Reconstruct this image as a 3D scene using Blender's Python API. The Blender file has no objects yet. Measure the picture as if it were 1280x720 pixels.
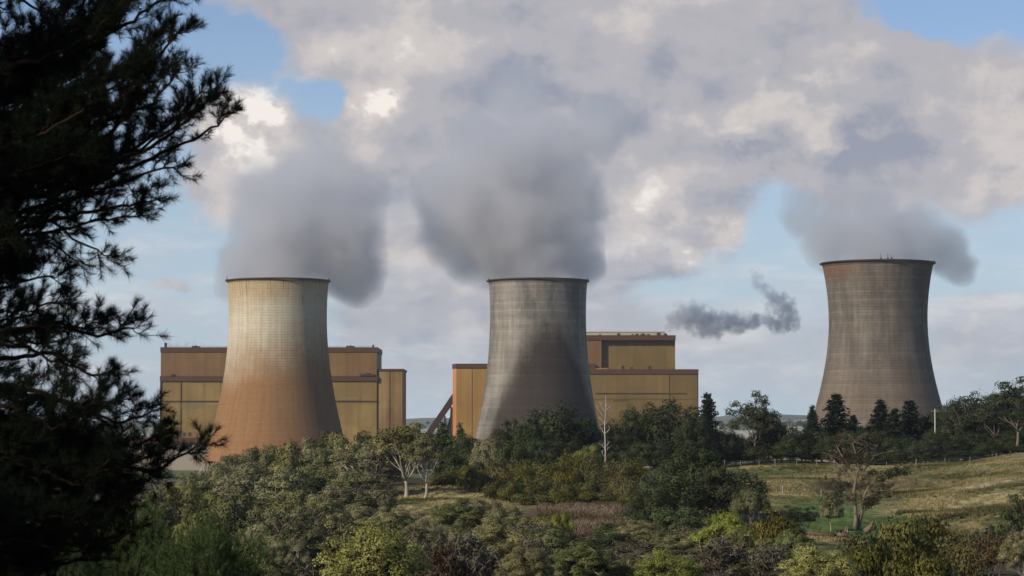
import bpy, math, random
import numpy as np
from mathutils import Vector, Matrix

# ------------------------------------------------------------------ camera, sky, sun, exposure
F = 3011.0
PITCH = math.atan(175.0 / F)
SUN_EL = math.radians(28.0)
SUN_AZ = math.radians(52.0)          # left of straight-behind-the-camera
TO_SUN = Vector((-math.sin(SUN_AZ) * math.cos(SUN_EL), -math.cos(SUN_AZ) * math.cos(SUN_EL), math.sin(SUN_EL)))
sc = bpy.context.scene
col = sc.collection


def ray(px, py):
    x = (px - 640.0) / F
    v = (360.0 - py) / F
    return Vector((x, math.cos(PITCH) - v * math.sin(PITCH), math.sin(PITCH) + v * math.cos(PITCH)))


def P(px, py, D):
    r = ray(px, py)
    return r * (D / r.y)


cam_d = bpy.data.cameras.new("camera")
cam = bpy.data.objects.new("camera", cam_d)
col.objects.link(cam)
cam.rotation_euler = (math.pi / 2 + PITCH, 0, 0)
cam_d.sensor_width = 36.0
cam_d.lens = 36.0 * F / 1280.0
cam_d.clip_start = 0.5
cam_d.clip_end = 40000
cam_d.dof.use_dof = True
cam_d.dof.focus_distance = 900
cam_d.dof.aperture_fstop = 6.3
sc.camera = cam


class NT:
    """tiny helper to write node maths"""
    def __init__(s, tree):
        s.t = tree
        s.n = tree.nodes
        s.l = tree.links

    def node(s, kind, **kw):
        nd = s.n.new(kind)
        for k, v in kw.items():
            setattr(nd, k, v)
        return nd

    def put(s, sock, v):
        if v is None:
            return
        if isinstance(v, bpy.types.NodeSocket):
            s.l.new(v, sock)
        else:
            sock.default_value = v

    def m(s, op, a, b=None, c=None, clamp=False):
        nd = s.n.new('ShaderNodeMath')
        nd.operation = op
        nd.use_clamp = clamp
        for i, v in enumerate((a, b, c)):
            if v is not None:
                s.put(nd.inputs[i], v)
        return nd.outputs[0]

    def vm(s, op, a, b=None, scale=None):
        nd = s.n.new('ShaderNodeVectorMath')
        nd.operation = op
        s.put(nd.inputs[0], a)
        if b is not None:
            s.put(nd.inputs[1], b)
        if scale is not None:
            s.put(nd.inputs['Scale'], scale)
        return nd.outputs['Value'] if op in ('LENGTH', 'DISTANCE', 'DOT_PRODUCT') else nd.outputs['Vector']

    def mapr(s, v, a, b, c=0.0, d=1.0, smooth=True):
        nd = s.n.new('ShaderNodeMapRange')
        nd.interpolation_type = 'SMOOTHSTEP' if smooth else 'LINEAR'
        nd.clamp = True
        s.put(nd.inputs['Value'], v)
        for k, w in (('From Min', a), ('From Max', b), ('To Min', c), ('To Max', d)):
            nd.inputs[k].default_value = w
        return nd.outputs['Result']

    def noise(s, vec, scale, detail=4, rough=0.5, dist=0.0, out='Fac'):
        nd = s.n.new('ShaderNodeTexNoise')
        s.put(nd.inputs['Vector'], vec)
        nd.inputs['Scale'].default_value = scale
        nd.inputs['Detail'].default_value = detail
        nd.inputs['Roughness'].default_value = rough
        nd.inputs['Distortion'].default_value = dist
        return nd.outputs[out]

    def mix(s, f, a, b, blend='MIX'):
        nd = s.n.new('ShaderNodeMix')
        nd.data_type = 'RGBA'
        nd.blend_type = blend
        s.put(nd.inputs[0], f)
        for i, v in ((6, a), (7, b)):
            if isinstance(v, tuple) and len(v) == 3:
                v = v + (1,)
            s.put(nd.inputs[i], v)
        return nd.outputs[2]

    def sep(s, v):
        nd = s.n.new('ShaderNodeSeparateXYZ')
        s.l.new(v, nd.inputs[0])
        return nd.outputs

    def comb(s, x, y, z):
        nd = s.n.new('ShaderNodeCombineXYZ')
        for i, v in enumerate((x, y, z)):
            s.put(nd.inputs[i], v)
        return nd.outputs[0]

    def gauss(s, x, y, cx, cy, sx, sy):
        t = s.m('MULTIPLY_ADD', x, 1 / sx, -cx / sx)
        u = s.m('MULTIPLY_ADD', y, 1 / sy, -cy / sy)
        e = s.m('MULTIPLY_ADD', u, u, s.m('MULTIPLY', t, t))
        return s.m('POWER', 0.3679, e)


def build_world():
    w = bpy.data.worlds.new("World")
    sc.world = w
    w.use_nodes = True
    t = NT(w.node_tree)
    t.n.clear()
    out = t.node('ShaderNodeOutputWorld')
    bg = t.node('ShaderNodeBackground')
    STR = 0.1
    bg.inputs['Strength'].default_value = STR
    sky = t.node('ShaderNodeTexSky', sky_type='NISHITA', sun_disc=False)
    sky.sun_elevation = SUN_EL
    sky.sun_rotation = math.pi + SUN_AZ
    sky.altitude = 100
    sky.air_density = 1.0
    sky.dust_density = 0.6
    sky.ozone_density = 2.0
    tc = t.node('ShaderNodeTexCoord')
    g = tc.outputs['Generated']
    xyz = t.sep(g)
    az0 = t.m('ARCTAN2', xyz[0], xyz[1])
    el0 = t.m('ARCSINE', xyz[2])
    # billow the placement of the cloud masses
    # stretch vertical noise frequency so the clouds are a little wider than tall
    gs = t.vm('MULTIPLY', g, (1.0, 1.0, 1.35))
    wv = t.sep(t.noise(gs, 17.0, 6, 0.60, out='Color'))
    az = t.m('ADD', az0, t.m('MULTIPLY_ADD', wv[0], 0.052, -0.026))
    el = t.m('ADD', el0, t.m('MULTIPLY_ADD', wv[1], 0.040, -0.020))

    w2 = t.sep(t.noise(gs, 48.0, 6, 0.62, out='Color'))
    azt = t.m('ADD', az, t.m('MULTIPLY_ADD', w2[0], 0.05, -0.025))
    elt = t.m('ADD', el, t.m('MULTIPLY_ADD', w2[1], 0.036, -0.018))

    def blobs(lst, acc, az=az, el=el):
        for px, py, rx, ry, a in lst:
            r = ray(px, py).normalized()
            ga = t.gauss(az, el, math.atan2(r.x, r.y), math.asin(r.z), rx / F, ry / F)
            acc = t.m('MULTIPLY_ADD', ga, a, acc)
        return acc
    cover = [
        (700, 60, 330, 110, 1.0), (560, -60, 330, 90, 0.9), (900, 150, 260, 110, 0.9), (620, 250, 170, 150, 0.9),
        (500, 230, 80, 110, 0.7), (470, 140, 42, 34, 0.75), (300, 190, 70, 75, 0.95), (250, 225, 50, 28, 0.5),
        (1210, 170, 130, 95, 1.0), (1120, 110, 80, 70, 0.5), (850, 285, 110, 45, 0.6), (960, 80, 130, 90, 0.5),
        (560, 420, 120, 60, 0.5), (470, 400, 70, 50, 0.42), (840, 410, 120, 40, 0.35), (950, 455, 160, 42, 0.42),
        (1240, 425, 90, 45, 0.75), (760, 350, 60, 40, 0.3), (215, 358, 40, 8, 0.45), (180, 305, 34, 6, 0.35),
        (1050, 200, 90, 60, 0.4), (340, 480, 300, 24, 0.25), (1260, 500, 100, 26, 0.3), (1050, 400, 60, 60, 0.4),
        (400, 20, 90, 45, 0.5), (130, 470, 60, 40, 0.3),
        (310, 25, 55, 26, -0.4), (400, 125, 62, 24, -0.8), (250, 60, 80, 50, -0.55), (965, 278, 50, 55, -0.65), (1180, 10, 80, 28, -1.1),
        (1250, 320, 50, 45, -0.4), (180, 250, 50, 60, -0.3), (880, 350, 70, 22, -0.35),
    ]
    n1 = t.noise(gs, 30.0, 8, 0.58)
    c = t.m('ADD', blobs(cover, 0.0), t.m('MULTIPLY_ADD', n1, 0.85, -0.425))
    alpha = t.mapr(c, 0.12, 0.60)
    # tone of the clouds
    tone = [
        (285, 150, 55, 55, 0.55), (480, 135, 30, 26, 0.5), (560, 270, 40, 60, 0.32), (800, 245, 70, 50, 0.2),
        (960, 110, 60, 30, 0.30), (1020, 150, 40, 40, 0.25), (860, 300, 70, 20, 0.35), (1230, 200, 70, 55, 0.22),
        (1240, 400, 60, 25, 0.45), (700, 30, 130, 40, 0.12), (560, 60, 80, 40, 0.12), (330, 60, 120, 40, 0.10),
        (1180, 110, 60, 40, 0.12), (560, 420, 90, 60, 0.15), (900, 160, 60, 26, 0.28), (880, 35, 60, 26, -0.15),
        (760, 150, 80, 40, -0.42), (950, 195, 110, 22, -0.40), (1090, 190, 60, 48, -0.50), (1020, 40, 60, 60, -0.22),
        (880, 110, 80, 30, -0.25), (650, 100, 70, 50, -0.30), (480, 230, 40, 60, -0.18), (850, 330, 90, 14, -0.25),
        (940, 255, 40, 14, -0.35), (1130, 300, 100, 60, -0.2), (215, 358, 40, 10, -0.1),
        (900, 460, 160, 30, -0.05), (620, 10, 90, 30, -0.2),
    ]
    n2 = t.noise(t.vm('ADD', gs, (-0.006, 0.0, 0.012)), 30.0, 8, 0.58)
    n3 = t.noise(gs, 62.0, 7, 0.6)
    relief = t.m('ADD', t.m('MULTIPLY', t.m('SUBTRACT', n1, n2), 1.1), t.m('MULTIPLY_ADD', t.noise(t.vm('ADD', gs, (0.3, 0.1, 0.7)), 13.0, 5, 0.5), 1.3, -0.65))
    tb = t.m('MULTIPLY', blobs(tone, 0.0, azt, elt), t.mapr(n3, 0.36, 0.6, 0.5, 1.15))
    b = t.m('ADD', t.m('ADD', tb, 0.44), relief)
    b = t.m('ADD', b, t.m('MULTIPLY_ADD', n3, 0.20, -0.10))
    ramp = t.node('ShaderNodeValToRGB')
    cr = ramp.color_ramp
    cr.interpolation = 'EASE'
    cr.elements[0].position = 0.0
    cr.elements[0].color = (0.32, 0.345, 0.425, 1)
    cr.elements[1].position = 1.0
    cr.elements[1].color = (0.97, 0.90, 0.84, 1)
    e = cr.elements.new(0.42)
    e.color = (0.480, 0.468, 0.500, 1)
    e = cr.elements.new(0.72)
    e.color = (0.65, 0.60, 0.585, 1)
    t.put(ramp.inputs[0], b)
    cl = t.vm('SCALE', ramp.outputs[0], scale=1.1 / STR)
    # clouds low down sink into the air: the far ones take the colour of the sky behind
    low = t.mapr(el0, 0.0, 0.07, 0.5, 0.0)
    skyc = t.mix(1.0, sky.outputs[0], (0.95, 1.02, 1.24), 'MULTIPLY')
    lowc = (5.6, 7.0, 8.3)
    skyc = t.vm('SCALE', skyc, scale=t.mapr(el0, 0.22, 0.7, 1.0, 0.6))
    skyc = t.mix(t.mapr(el0, -0.02, 0.17, 0.92, 0.12, False), skyc, lowc)
    cl = t.mix(low, cl, lowc)
    fin = t.mix(alpha, skyc, cl)
    # thin streaks and small puffs low over the plain
    ns = t.vm('MULTIPLY', g, (1.0, 1.0, 3.6))
    st = t.noise(ns, 16.0, 7, 0.6)
    sa = t.m('MULTIPLY', t.mapr(st, 0.44, 0.66, 0, 0.85), t.mapr(el0, 0.12, 0.03))
    sb = t.mix(t.mapr(t.noise(t.vm('ADD', ns, (-0.01, 0, 0.02)), 16.0, 7, 0.6), 0.62, 0.42), (5.9, 6.3, 7.2), (8.6, 8.5, 8.5))
    fin = t.mix(sa, fin, sb)
    t.l.new(fin, bg.inputs['Color'])
    t.l.new(bg.outputs[0], out.inputs['Surface'])
    w.cycles.sampling_method = 'MANUAL'
    w.cycles.sample_map_resolution = 512


build_world()

sun_d = bpy.data.lights.new("sun", 'SUN')
sun_d.energy = 5.0
sun_d.angle = math.radians(0.6)
sun_d.color = (1.0, 0.89, 0.73)
sun = bpy.data.objects.new("sun", sun_d)
sun.rotation_euler = TO_SUN.to_track_quat('Z', 'Y').to_euler()
sun.location = (0, 0, 60)
col.objects.link(sun)

vs = sc.view_settings
vs.view_transform = 'Standard'
vs.look = 'None'
vs.gamma = 1.0
vs.use_curve_mapping = False
vs.exposure = -0.15
cy = sc.cycles
cy.max_bounces = 5
cy.diffuse_bounces = 1
cy.glossy_bounces = 1
cy.transmission_bounces = 2
cy.volume_bounces = 3
cy.transparent_max_bounces = 12
cy.volume_step_rate = 1.0
cy.volume_max_steps = 256
cy.use_denoising = True
cy.use_adaptive_sampling = True
cy.adaptive_threshold = 0.01
cy.caustics_reflective = False
cy.caustics_refractive = False

# ------------------------------------------------------------------ helpers
NAMED = {}


def tag(o, label=None, cat=None, group=None, kind=None):
    if label:
        o['label'] = label
    if cat:
        o['category'] = cat
    if group:
        o['group'] = group
    if kind:
        o['kind'] = kind
    return o


def empty(name, loc=(0, 0, 0)):
    o = bpy.data.objects.new(name, None)
    o.location = loc
    o.empty_display_size = 0.5
    col.objects.link(o)
    return o


def link(name, me, parent=None, mat=None):
    o = bpy.data.objects.new(name, me)
    if mat is not None and not me.materials:
        me.materials.append(mat)
    col.objects.link(o)
    if parent is not None:
        o.parent = parent
    return o


def mesh_np(name, V, Fq, attrs=None, smooth=False, nrm=None):
    """V (n,3), Fq (m,3 or 4) -> mesh"""
    me = bpy.data.meshes.new(name)
    V = np.asarray(V, np.float32)
    Fq = np.asarray(Fq, np.int32)
    k = Fq.shape[1]
    me.vertices.add(len(V))
    me.vertices.foreach_set('co', V.ravel())
    me.loops.add(Fq.size)
    me.loops.foreach_set('vertex_index', Fq.ravel())
    me.polygons.add(len(Fq))
    me.polygons.foreach_set('loop_start', np.arange(0, Fq.size, k, dtype=np.int32))
    if smooth:
        me.polygons.foreach_set('use_smooth', np.ones(len(Fq), bool))
    if attrs:
        for nm, a in attrs.items():
            at = me.attributes.new(nm, 'FLOAT', 'POINT')
            at.data.foreach_set('value', np.asarray(a, np.float32))
    me.update(calc_edges=True)
    if nrm is not None:
        me.polygons.foreach_set('use_smooth', np.ones(len(Fq), bool))
        me.normals_split_custom_set_from_vertices(np.asarray(nrm, np.float32))
    return me


class MB:
    """collects boxes, tubes, lathes into one mesh of quads/tris"""
    def __init__(s):
        s.V = []
        s.F = []
        s.n = 0

    def add(s, V, F):
        V = np.asarray(V, float)
        s.V.append(V)
        s.F += [tuple(int(i) + s.n for i in f) for f in F]
        s.n += len(V)

    def box(s, x0, x1, y0, y1, z0, z1):
        V = [(x, y, z) for z in (z0, z1) for y in (y0, y1) for x in (x0, x1)]
        s.add(V, [(0, 2, 3, 1), (4, 5, 7, 6), (0, 1, 5, 4), (2, 6, 7, 3), (0, 4, 6, 2), (1, 3, 7, 5)])

    def tube(s, pts, rad, n=6, cap=True):
        pts = [Vector(p) for p in pts]
        if not hasattr(rad, '__len__'):
            rad = [rad] * len(pts)
        V = []
        up = Vector((0.31, 0.17, 0.93)).normalized()
        for i, p in enumerate(pts):
            d = (pts[min(i + 1, len(pts) - 1)] - pts[max(i - 1, 0)])
            if d.length < 1e-6:
                d = Vector((0, 0, 1))
            d.normalize()
            a = d.cross(up)
            if a.length < 0.05:
                a = d.cross(Vector((1, 0, 0)))
            a.normalize()
            b = d.cross(a)
            for k in range(n):
                q = 2 * math.pi * k / n
                V.append(p + (a * math.cos(q) + b * math.sin(q)) * rad[i])
        Fc = []
        for i in range(len(pts) - 1):
            for k in range(n):
                k2 = (k + 1) % n
                Fc.append((i * n + k, i * n + k2, (i + 1) * n + k2, (i + 1) * n + k))
        if cap:
            Fc.append(tuple(range(n))[::-1])
            Fc.append(tuple((len(pts) - 1) * n + k for k in range(n)))
        s.add(V, Fc)

    def mesh(s, name, smooth=False, mat=None):
        me = bpy.data.meshes.new(name)
        me.from_pydata([tuple(v) for v in np.concatenate(s.V)], [], s.F)
        if smooth:
            me.polygons.foreach_set('use_smooth', [True] * len(me.polygons))
        if mat:
            me.materials.append(mat)
        me.update()
        return me

    def build(s, name, mat, parent=None, smooth=False):
        return link(name, s.mesh(name, smooth, mat), parent)


def new_mat(name):
    m = bpy.data.materials.new(name)
    m.use_nodes = True
    t = NT(m.node_tree)
    bs = m.node_tree.nodes['Principled BSDF']
    return m, t, bs


def obj_co(t):
    return t.node('ShaderNodeTexCoord').outputs['Object']


def simple_mat(name, c, rough=0.7, var=0.25, scale=1.5, bump=0.0, metal=0.0):
    m, t, bs = new_mat(name)
    co = obj_co(t)
    n = t.noise(co, scale, 5, 0.6)
    f = t.m('MULTIPLY_ADD', n, 2 * var, 1 - var)
    t.l.new(t.vm('SCALE', c, scale=f), bs.inputs['Base Color'])
    bs.inputs['Roughness'].default_value = rough
    bs.inputs['Metallic'].default_value = metal
    bs.inputs['Specular IOR Level'].default_value = 0.0 if rough > 0.94 else 0.2
    if bump:
        b = t.node('ShaderNodeBump')
        b.inputs['Strength'].default_value = bump
        t.l.new(n, b.inputs['Height'])
        t.l.new(b.outputs[0], bs.inputs['Normal'])
    return m


# ------------------------------------------------------------------ terrain
COLS = np.array([-600, 0, 200, 400, 500, 570, 730, 860, 970, 1100, 1190, 1280, 1500, 2200], float)
ROWS = np.array([40, 60, 120, 200, 250, 290, 350, 400, 440, 500, 560, 650, 900, 1250], float)
HT = np.array([
    # x=-600
    [-4.5, -6.0, -9.0, -12.0, -13.0, -13.6, -14.2, -14.5, -15.0, -16.0, -17.0, -19.0, -23.0, -27.0],
    [-4.5, -6.5, -11.0, -15.5, -16.8, -17.4, -18.0, -18.4, -18.6, -19.0, -19.5, -19.0, -23.0, -27.0],
    [-4.5, -6.5, -11.0, -15.5, -16.6, -17.2, -17.6, -17.8, -18.0, -18.4, -19.0, -19.0, -23.0, -27.0],
    [-4.5, -6.5, -10.6, -13.8, -14.6, -15.0, -15.0, -14.6, -14.4, -14.6, -16.5, -18.0, -23.0, -27.0],
    [-4.5, -6.5, -10.2, -12.6, -12.6, -12.0, -10.7, -10.2, -10.0, -10.4, -13.0, -17.0, -23.0, -27.0],
    [-4.5, -6.5, -10.2, -12.8, -12.2, -10.9, -10.2, -10.0, -9.8, -10.0, -12.0, -16.0, -23.0, -27.0],
    [-4.5, -6.5, -10.0, -12.2, -11.6, -10.7, -10.5, -9.8, -9.3, -9.2, -11.0, -15.0, -23.0, -27.0],
    [-4.5, -6.5, -9.4, -11.2, -11.3, -11.3, -11.0, -10.2, -9.4, -8.2, -9.2, -13.0, -22.0, -27.0],
    [-4.5, -6.5, -9.5, -11.6, -11.4, -11.2, -10.6, -9.8, -8.8, -7.4, -8.0, -12.0, -22.0, -27.0],
    [-4.5, -6.5, -9.5, -11.8, -11.7, -11.4, -10.8, -10.2, -9.3, -8.0, -8.4, -12.0, -22.0, -27.0],
    [-4.5, -6.5, -9.5, -11.6, -11.4, -11.0, -10.1, -9.2, -8.4, -7.0, -7.6, -11.0, -22.0, -27.0],
    [-4.5, -6.5, -9.5, -11.2, -10.7, -10.1, -8.8, -7.6, -6.8, -5.2, -5.8, -10.0, -21.0, -27.0],
    [-4.5, -6.5, -9.0, -10.4, -9.5, -8.6, -7.0, -5.6, -4.6, -3.0, -4.0, -9.0, -21.0, -27.0],
    [-4.5, -6.5, -8.5, -9.4, -8.5, -7.6, -6.0, -4.6, -3.6, -2.0, -3.0, -8.0, -21.0, -27.0]])


def cub(tab, xs, x):
    """monotone-ish 1D cubic weights: returns idx and weights"""
    i = np.clip(np.searchsorted(xs, x) - 1, 0, len(xs) - 2)
    t = np.clip((x - xs[i]) / (xs[i + 1] - xs[i]), 0, 1)
    return i, t


def sstep(a, b, v):
    t = np.clip((v - a) / (b - a), 0, 1)
    return t * t * (3 - 2 * t)


def height(x, y):
    x = np.asarray(x, float)
    y = np.asarray(y, float)
    yy = np.maximum(y, 30.0)
    px = x / yy * F + 640
    i, t = cub(None, COLS, np.clip(px, COLS[0], COLS[-1]))
    j, s = cub(None, ROWS, np.clip(yy, ROWS[0], ROWS[-1]))
    t = 0.5 * t + 0.5 * t * t * (3 - 2 * t)
    s = 0.6 * s + 0.4 * s * s * (3 - 2 * s)
    a = HT[i, j] * (1 - t) * (1 - s) + HT[i + 1, j] * t * (1 - s) + HT[i, j + 1] * (1 - t) * s + HT[i + 1, j + 1] * t * s
    near = sstep(4, 45, y)
    a = -1.7 * (1 - near) + a * near
    mid = sstep(60, 150, y) * (1 - sstep(700, 1200, y))
    a = a + mid * (0.34 * np.sin(x * 0.11 + 1.3 * np.sin(y * 0.05)) + 0.26 * np.sin(y * 0.10 + x * 0.07) + 0.10 * np.sin(x * 0.31 + y * 0.19))
    # an eroded bank across the paddock
    yb = 418 + 5 * np.sin(x * 0.11) + 2 * np.sin(x * 0.33)
    m = sstep(995, 1040, px) * (1 - sstep(1170, 1215, px))
    a = a - m * 1.7 * (1 - sstep(-0.5, 2.2, y - yb)) * sstep(-60, -4, y - yb)
    # far land climbs gently to the ridges
    a = a + 10.0 * sstep(2400, 5200, y)
    return a


def zg(x, y):
    return float(height(x, y))


def axis(lo, hi, fine0, fine1, step, grow=1.35):
    a = list(np.arange(fine0, fine1 + 1e-6, step))
    s, v = step, fine1
    while v < hi:
        s *= grow
        v += s
        a.append(min(v, hi))
    s, v = step, fine0
    while v > lo:
        s *= grow
        v -= s
        a.insert(0, max(v, lo))
    return np.array(a)


def ground_mat():
    m, t, bs = new_mat('ground')
    co = obj_co(t)
    xyz = t.sep(co)
    x, y = xyz[0], xyz[1]
    n_big = t.noise(co, 0.045, 4, 0.6)
    st = t.vm('MULTIPLY', co, (1.0, 0.35, 1.0))
    n_mid = t.noise(st, 0.35, 5, 0.65)
    n_fine = t.noise(co, 2.2, 6, 0.7)
    straw = t.mix(n_fine, (0.15, 0.125, 0.05), (0.31, 0.255, 0.125))
    green = t.mix(n_fine, (0.048, 0.072, 0.018), (0.11, 0.125, 0.036))
    litter = t.mix(n_fine, (0.035, 0.028, 0.017), (0.085, 0.07, 0.04))
    g = t.mapr(n_mid, 0.44, 0.58)
    gr = t.m('MULTIPLY', g, t.mapr(n_big, 0.38, 0.56, 0.2, 1.0))
    c = t.mix(gr, straw, green)

    def spot(px, D, rx, ry):
        return t.gauss(x, y, (px - 640) / F * D, D, rx, ry)
    # lush hollow
    lush = t.m('ADD', spot(1118, 330, 20, 42), spot(1040, 280, 12, 18))
    lush = t.m('ADD', lush, t.m('MULTIPLY', spot(1180, 350, 9, 12), 0.8))
    lush = t.m('ADD', lush, t.m('MULTIPLY_ADD', n_mid, 0.8, -0.4))
    c = t.mix(t.mapr(lush, 0.35, 0.75), c, t.mix(n_fine, (0.055, 0.10, 0.02), (0.12, 0.17, 0.04)))
    dg = t.m('ADD', spot(985, 465, 14, 14), spot(1230, 455, 18, 14))
    dg = t.m('ADD', dg, t.m('MULTIPLY_ADD', n_mid, 0.9, -0.45))
    c = t.mix(t.mapr(dg, 0.45, 0.95, 0, 0.7), c, (0.075, 0.11, 0.03))
    dry = t.m('ADD', spot(1240, 330, 26, 50), spot(560, 350, 22, 60))
    dry = t.m('ADD', dry, t.m('MULTIPLY_ADD', n_mid, 0.9, -0.45))
    c = t.mix(t.mapr(dry, 0.45, 0.9, 0, 0.8), c, t.mix(n_fine, (0.27, 0.215, 0.095), (0.47, 0.375, 0.19)))
    path = t.m('ADD', spot(1240, 378, 14, 5), spot(1205, 363, 8, 4))
    c = t.mix(t.mapr(path, 0.3, 0.9, 0, 0.7), c, (0.42, 0.36, 0.25))
    tus = t.noise(t.vm('MULTIPLY', co, (1.0, 0.3, 1.0)), 0.9, 4, 0.7)
    c = t.vm('SCALE', c, scale=t.mapr(tus, 0.36, 0.62, 0.5, 1.22))
    rough = t.noise(t.vm('MULTIPLY', co, (1.0, 0.45, 1.0)), 0.13, 5, 0.65)
    c = t.vm('SCALE', c, scale=t.mapr(rough, 0.38, 0.58, 0.62, 1.12))
    # bare ground wherever it is steep
    nz = t.sep(t.node('ShaderNodeNewGeometry').outputs['Normal'])[2]
    c = t.mix(t.mapr(nz, 0.975, 0.93), c, (0.06, 0.045, 0.028))
    # tree litter on the wooded slopes
    wood = t.mapr(x, 26.0, 6.0)
    wood = t.m('MAXIMUM', wood, t.mapr(y, 235.0, 200.0))
    wood = t.m('MAXIMUM', wood, t.m('MULTIPLY', t.mapr(y, 505.0, 520.0), t.mapr(y, 900.0, 700.0)))
    gap = spot(568, 345, 14, 70)
    wood = t.m('MULTIPLY', wood, t.mapr(gap, 0.25, 0.5, 1, 0))
    c = t.mix(wood, c, litter)
    # rusty bracken ground
    fern = t.m('ADD', spot(735, 285, 9, 45), t.m('MULTIPLY_ADD', n_mid, 0.5, -0.25))
    c = t.mix(t.mapr(fern, 0.35, 0.6), c, t.mix(n_fine, (0.07, 0.035, 0.022), (0.17, 0.10, 0.06)))
    far = t.mapr(y, 1000.0, 1500.0)
    fields = t.mix(t.mapr(t.noise(co, 0.0022, 3, 0.6), 0.4, 0.6), (0.10, 0.13, 0.06), (0.34, 0.36, 0.27))
    c = t.mix(far, c, fields)
    t.l.new(c, bs.inputs['Base Color'])
    bs.inputs['Roughness'].default_value = 0.95
    bs.inputs['Specular IOR Level'].default_value = 0.15
    b = t.node('ShaderNodeBump')
    b.inputs['Strength'].default_value = 0.7
    b.inputs['Distance'].default_value = 0.35
    t.l.new(n_fine, b.inputs['Height'])
    t.l.new(b.outputs[0], bs.inputs['Normal'])
    return m


xs = axis(-16000, 16000, -150, 190, 2.4)
ys = axis(-4000, 16000, 30, 560, 2.4, 1.25)
XX, YY = np.meshgrid(xs, ys)
ZZ = height(XX, YY)
nx, ny = len(xs), len(ys)
ii = np.arange(nx * ny).reshape(ny, nx)
Fg = np.stack([ii[:-1, :-1], ii[:-1, 1:], ii[1:, 1:], ii[1:, :-1]], -1).reshape(-1, 4)
ground = link('ground', mesh_np('ground', np.stack([XX, YY, ZZ], -1).reshape(-1, 3), Fg, smooth=True), None, ground_mat())
tag(ground, kind='structure')


# far ridges
def ridge(name, D, span, tops, depth, mat, seed):
    rng = np.random.default_rng(seed)
    X = np.linspace(-span, span, 240)
    px = X / D * F + 640
    top = np.interp(px, [a for a, b in tops], [b for a, b in tops])
    z = (535.0 - top) / F * D
    z = z + D * 0.0005 * (np.sin(X / D * 60 + seed) + 0.6 * np.sin(X / D * 140 + 2 * seed))
    prof = np.linspace(0, 1, 14)
    V = []
    for p in prof:
        yy = D - depth * (1 - p)
        zz = -27 + (z + 27) * (np.sin(p * math.pi / 2) ** 1.3)
        V.append(np.stack([X * (yy / D), np.full_like(X, yy), zz], -1))
    V.append(np.stack([X, np.full_like(X, D + depth * 1.5), np.full_like(X, -30)], -1))
    V = np.array(V)
    r, c = V.shape[:2]
    ii = np.arange(r * c).reshape(r, c)
    Fq = np.stack([ii[:-1, :-1], ii[:-1, 1:], ii[1:, 1:], ii[1:, :-1]], -1).reshape(-1, 4)
    o = link(name, mesh_np(name, V.reshape(-1, 3), Fq, smooth=True), None, mat)
    tag(o, kind='structure')
    return lambda x, y: None


def hills_mat(name, a, b):
    m, t, bs = new_mat(name)
    co = obj_co(t)
    n = t.noise(t.vm('MULTIPLY', co, (1, 0.6, 2.0)), 0.004, 6, 0.65)
    t.l.new(t.mix(t.mapr(n, 0.44, 0.56), a, b), bs.inputs['Base Color'])
    bs.inputs['Roughness'].default_value = 1.0
    return m


ridge('far_hills', 9000, 9000, [(-1500, 522), (200, 526), (520, 524), (800, 527), (940, 519), (1010, 517), (1200, 521), (2500, 516)], 1800,
      hills_mat('hills_wood', (0.045, 0.062, 0.045), (0.09, 0.10, 0.06)), 3)
ridge('low_hills', 4200, 4200, [(-1500, 534), (500, 533), (700, 532), (900, 527), (960, 525), (1020, 524), (1250, 529), (2500, 530)], 900,
      hills_mat('hills_field', (0.09, 0.10, 0.06), (0.36, 0.37, 0.28)), 8)


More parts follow.
